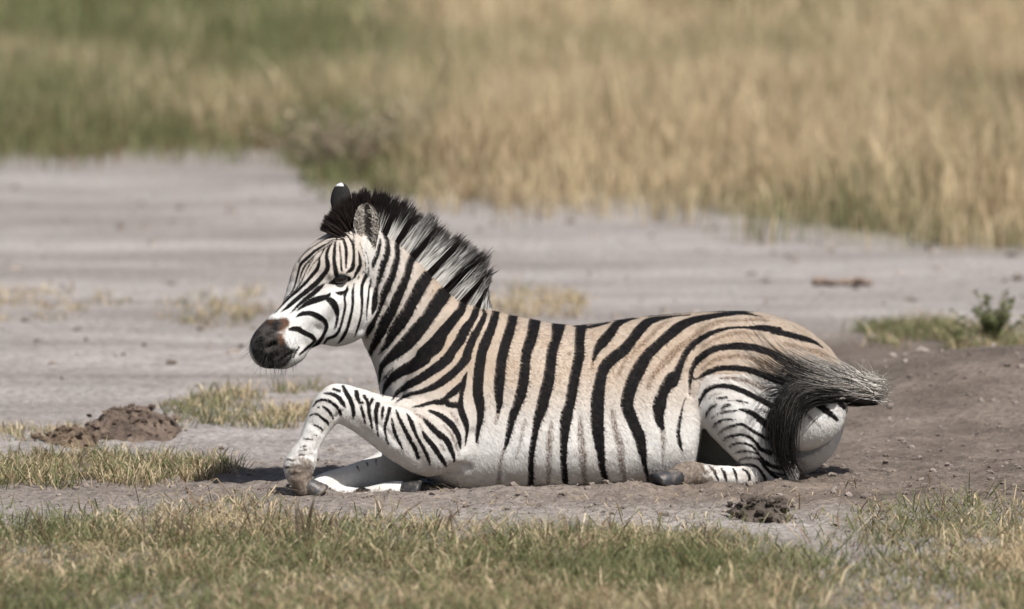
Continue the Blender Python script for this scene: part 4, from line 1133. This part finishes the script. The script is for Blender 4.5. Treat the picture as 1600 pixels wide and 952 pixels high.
mound("earth_mound", 205, 682, .165, .24, .095, "broad dark brown earth mound with a little grass on it", "mound", (.095, .070, .056), (.20, .15, .118), 3.1)
mound("earth_mound", 105, 696, .095, .14, .060, "smaller crumbly brown earth mound at the left, lower than its neighbour", "mound", (.14, .10, .07), (.19, .14, .10), 9.4)
mound("earth_heap", 1190, 812, .082, .09, .068, "small dark damp earth heap in front of the hind leg", "mound", (.085, .070, .058), (.145, .12, .10), 15.7)
patch(235, 672, .10, .10, 260, .05, .7, "green blades growing on the earth mound")

def bark(name, a, b):
    m = NT(name); return m.fin(m.mix(m.ramp(m.noise(20, 4, .6), .3, .7), a, b), .85, m.bump(m.noise(40, 4, .6), .6, .01), .2)
def tube_mesh(name, path, nv=10, rough=.0):
    path = np.array(path, float); n = len(path); V = []
    tg = np.gradient(path[:, :3], axis=0)
    for i in range(n):
        t = tg[i] / (np.linalg.norm(tg[i]) + 1e-9); up = np.array([.1, .2, 1.0]) if abs(t[2]) < .9 else np.array([1.0, .1, 0])
        a = np.cross(t, up); a /= np.linalg.norm(a); b = np.cross(a, t)
        for j in range(nv):
            th = 2 * math.pi * j / nv
            V.append(path[i, :3] + path[i, 3] * (1 + rough * RNG.normal()) * (math.cos(th) * a + math.sin(th) * b))
    Q = [[i * nv + j, i * nv + (j + 1) % nv, (i + 1) * nv + (j + 1) % nv, (i + 1) * nv + j] for i in range(n - 1) for j in range(nv)]
    loops = list(np.array(Q).ravel()) + list(range(nv))[::-1] + [(n - 1) * nv + j for j in range(nv)]
    return mesh_np(name, np.array(V), loops, [4] * len(Q) + [nv, nv])
g0, g1 = G(1274, 448), G(1360, 447)
lg = [g0 + (g1 - g0) * t for t in np.linspace(0, 1, 14)]
lp = [(p[0], p[1] + .04 * math.sin(i * .9), ground_z(p[0], p[1]) + .016 + .004 * math.sin(i * 1.3), .014 + .003 * math.sin(i * .7 + 1)) for i, p in enumerate(lg)]
log = obj("fallen_branch", tube_mesh("fallen_branch", lp, 10, .05), bark("dead_bark", (.17, .125, .10), (.27, .205, .165)))
tag(log, "short brown dead branch lying on the pale pan to the right", "branch")

leaf_mat = grass_mat
def bush(name, px, py, h, spread, nstem, nleaf, leaf, lcols, scol, label, cat, straight=.5):
    c = G(px, py); c[2] = ground_z(c[0], c[1])
    root = empty(name, tuple(c)); tag(root, label, cat)
    crv, rad = [], []; lv, lcol = [], []
    m = 7; t = np.linspace(0, 1, m)
    for k in range(nstem):
        az = RNG.uniform(0, 2 * math.pi); L = h * RNG.uniform(.55, 1.1); lean = RNG.uniform(.1, 1.0) * spread
        d = np.array([math.cos(az) * lean, math.sin(az) * lean, 0])
        p = c + np.outer(t ** 1.4, d) + np.outer(t, [0, 0, L]) + np.cumsum(RNG.normal(0, .012 * h, (m, 3)), 0) * t[:, None]
        crv.append(p); rad.append(.0035 * (h / .3) * (1 - .8 * t))
        for q in range(nleaf):
            f = RNG.uniform(.25, 1.0); i = min(int(f * (m - 1)), m - 2); w = f * (m - 1) - i
            b = p[i] * (1 - w) + p[i + 1] * w
            o = RNG.normal(0, 1, 3); o[2] = abs(o[2]) * .7; o /= np.linalg.norm(o)
            s_ = np.cross(o, RNG.normal(0, 1, 3)); s_ /= np.linalg.norm(s_)
            l = leaf * RNG.uniform(.6, 1.3)
            lv.append([b, b + o * l * .5 + s_ * l * .22, b + o * l, b + o * l * .5 - s_ * l * .22]); lcol.append(lcols[RNG.integers(len(lcols))])
    crv = np.array(crv); rad = np.array(rad)
    sm = strands(crv, rad, np.tile(np.array(scol), (len(crv), m, 1)))
    obj("stems", sm, leaf_mat, root)
    lv = np.array(lv).reshape(-1, 3)
    me = mesh_np("foliage", lv, np.arange(len(lv)), np.full(len(lv) // 4, 4)); cattr(me, "col", np.repeat(np.array(lcol), 4, 0))
    obj("foliage", me, leaf_mat, root)
    return root
bush("leafy_weed", 1552, 545, .19, .20, 30, 30, .022, GREEN * .9, (.12, .12, .05), "taller green weed with thin stems on the bank at the right edge", "weed")
bush("leafy_weed", 1500, 548, .09, .08, 12, 22, .016, GREEN, (.12, .12, .05), "low green weed beside the taller weed at the right", "weed")
bush("dry_bush", 548, 287, .40, .55, 36, 22, .040, np.array([(.48, .40, .29), (.42, .35, .26), (.54, .45, .31), (.36, .34, .21)]), (.28, .23, .18), "greyish brown dry bush where the far grass juts into the pan", "bush")
bush("dry_bush", 505, 282, .30, .45, 26, 20, .036, np.array([(.46, .38, .29), (.40, .33, .25), (.50, .42, .30)]), (.28, .23, .18), "smaller grey dry bush at the left tip of the jutting grass", "bush")
#bush("green_bush", 250, 205, .60, .9, 60, 50, .05, GREEN * .85, (.10, .10, .05), "low bright green bush at the left edge of the far pan", "bush")

# ------------------------------------------------------------------ clods and straw litter near the animal
def clods(n):
    base, tris = CB, CT
    x = RNG.normal(.1, 1.0, n); y = RNG.normal(-.15, .55, n)
    q_ = RNG.random(n) < .45; x[q_] = RNG.uniform(.6, 2.15, q_.sum()); y[q_] = RNG.uniform(-.3, 3.2, q_.sum())
    k = (np.abs(x) < 2.2); x, y = x[k], y[k]; n = len(x)
    r = .0022 + .009 * RNG.random(n) ** 7
    z = ground_z(x, y) + near_detail(x, y) + r * .3
    V = base[None] * (r[:, None, None] * RNG.uniform(.55, 1.35, (n, 12, 1))) * np.array([1.2, 1.2, .8]) + np.column_stack([x, y, z])[:, None, :]
    T = (tris[None] + (np.arange(n) * 12)[:, None, None]).reshape(-1)
    me = mesh_np("soil_clods", V.reshape(-1, 3), T, np.full(n * len(tris), 3), smooth=False)
    m = NT("clod_soil"); cc = m.mix(m.ramp(m.noise(25, 3, .6), .3, .7), (.12, .10, .087), (.26, .22, .195))
    tag(obj("soil_clods", me, m.fin(cc, .95, None, .15)), "loose crumbs of soil scattered round the lying zebra", "soil", kind="stuff")
clods(4500)
def debris(n):
    dd = 24.5 + 13 * RNG.random(n); x = RNG.uniform(-.1, .1, n) * dd; y = CAM_Y + dd
    k = y < edge_y(x, y) + .5; x, y = x[k], y[k]
    cr = [crumb((x[i], y[i], float(ground_z(x[i], y[i])) + .003), .004 + .02 * RNG.random() ** 4) for i in range(len(x))]
    T = np.vstack([CT + 12 * i for i in range(len(cr))])
    m = NT("pan_crumb"); cc = m.mix(m.ramp(m.noise(3, 2, .6), .35, .65), (.10, .08, .065), (.30, .26, .23))
    tag(obj("soil_crumbs", mesh_np("soil_crumbs", np.vstack(cr), T.ravel(), np.full(len(T), 3), smooth=False), m.fin(cc, .95, None, .1)), "small dry crumbs and droppings scattered over the pale pan", "soil", kind="stuff")
debris(900)
def litter(n):
    x = RNG.normal(.3, 1.0, n); y = RNG.uniform(-.8, -.25, n)
    h = RNG.uniform(.015, .06, n)
    o = blades("straw_litter", x, y, h * .5, RNG.uniform(.0016, .003, n), RNG.uniform(1.2, 3.5, n), pick(n, .08, .15), zoff=.002, detail=True)
    tag(o, "scattered dry straw pieces on the soil in front of the zebra", "straw", kind="stuff")
litter(420)
def stalks(spots):
    crv = []
    m = 6; t = np.linspace(0, 1, m)
    for px, py, h, n in spots:
        c = G(px, py)
        for k in range(n):
            b = c + np.array([RNG.normal(0, .02), RNG.normal(0, .06), 0]); b[2] = float(ground_z(b[0], b[1])) - .005
            L = h * RNG.uniform(.6, 1.1); ln = RNG.normal(0, .22, 2) * L
            crv.append(b + np.outer(t ** 1.5, [ln[0], ln[1], 0]) + np.outer(t, [0, 0, L]))
    crv = np.array(crv); n = len(crv)
    rad = RNG.uniform(.0016, .003, n)[:, None] * np.array([1, .9, .8, 1.0, 1.3, .2])[None, :]
    cl = np.array([(.30, .23, .16), (.22, .17, .13), (.38, .30, .19)])[RNG.integers(3, size=n)]
    o = obj("dry_stalks", strands(crv, rad, np.repeat(cl[:, None, :], m, 1)), grass_mat)
    tag(o, "thin blurred brown stalks rising from the foreground grass", "stalks", kind="stuff")
stalks([(478, 868, .17, 9), (500, 850, .10, 8), (300, 850, .11, 6), (240, 860, .12, 5), (395, 840, .10, 4), (700, 850, .10, 5), (915, 880, .13, 5), (960, 860, .11, 4), (60, 850, .12, 5), (1240, 800, .05, 4), (1448, 760, .07, 1), (1335, 765, .06, 2), (1590, 850, .1, 4), (640, 870, .1, 5), (1100, 870, .09, 5)])
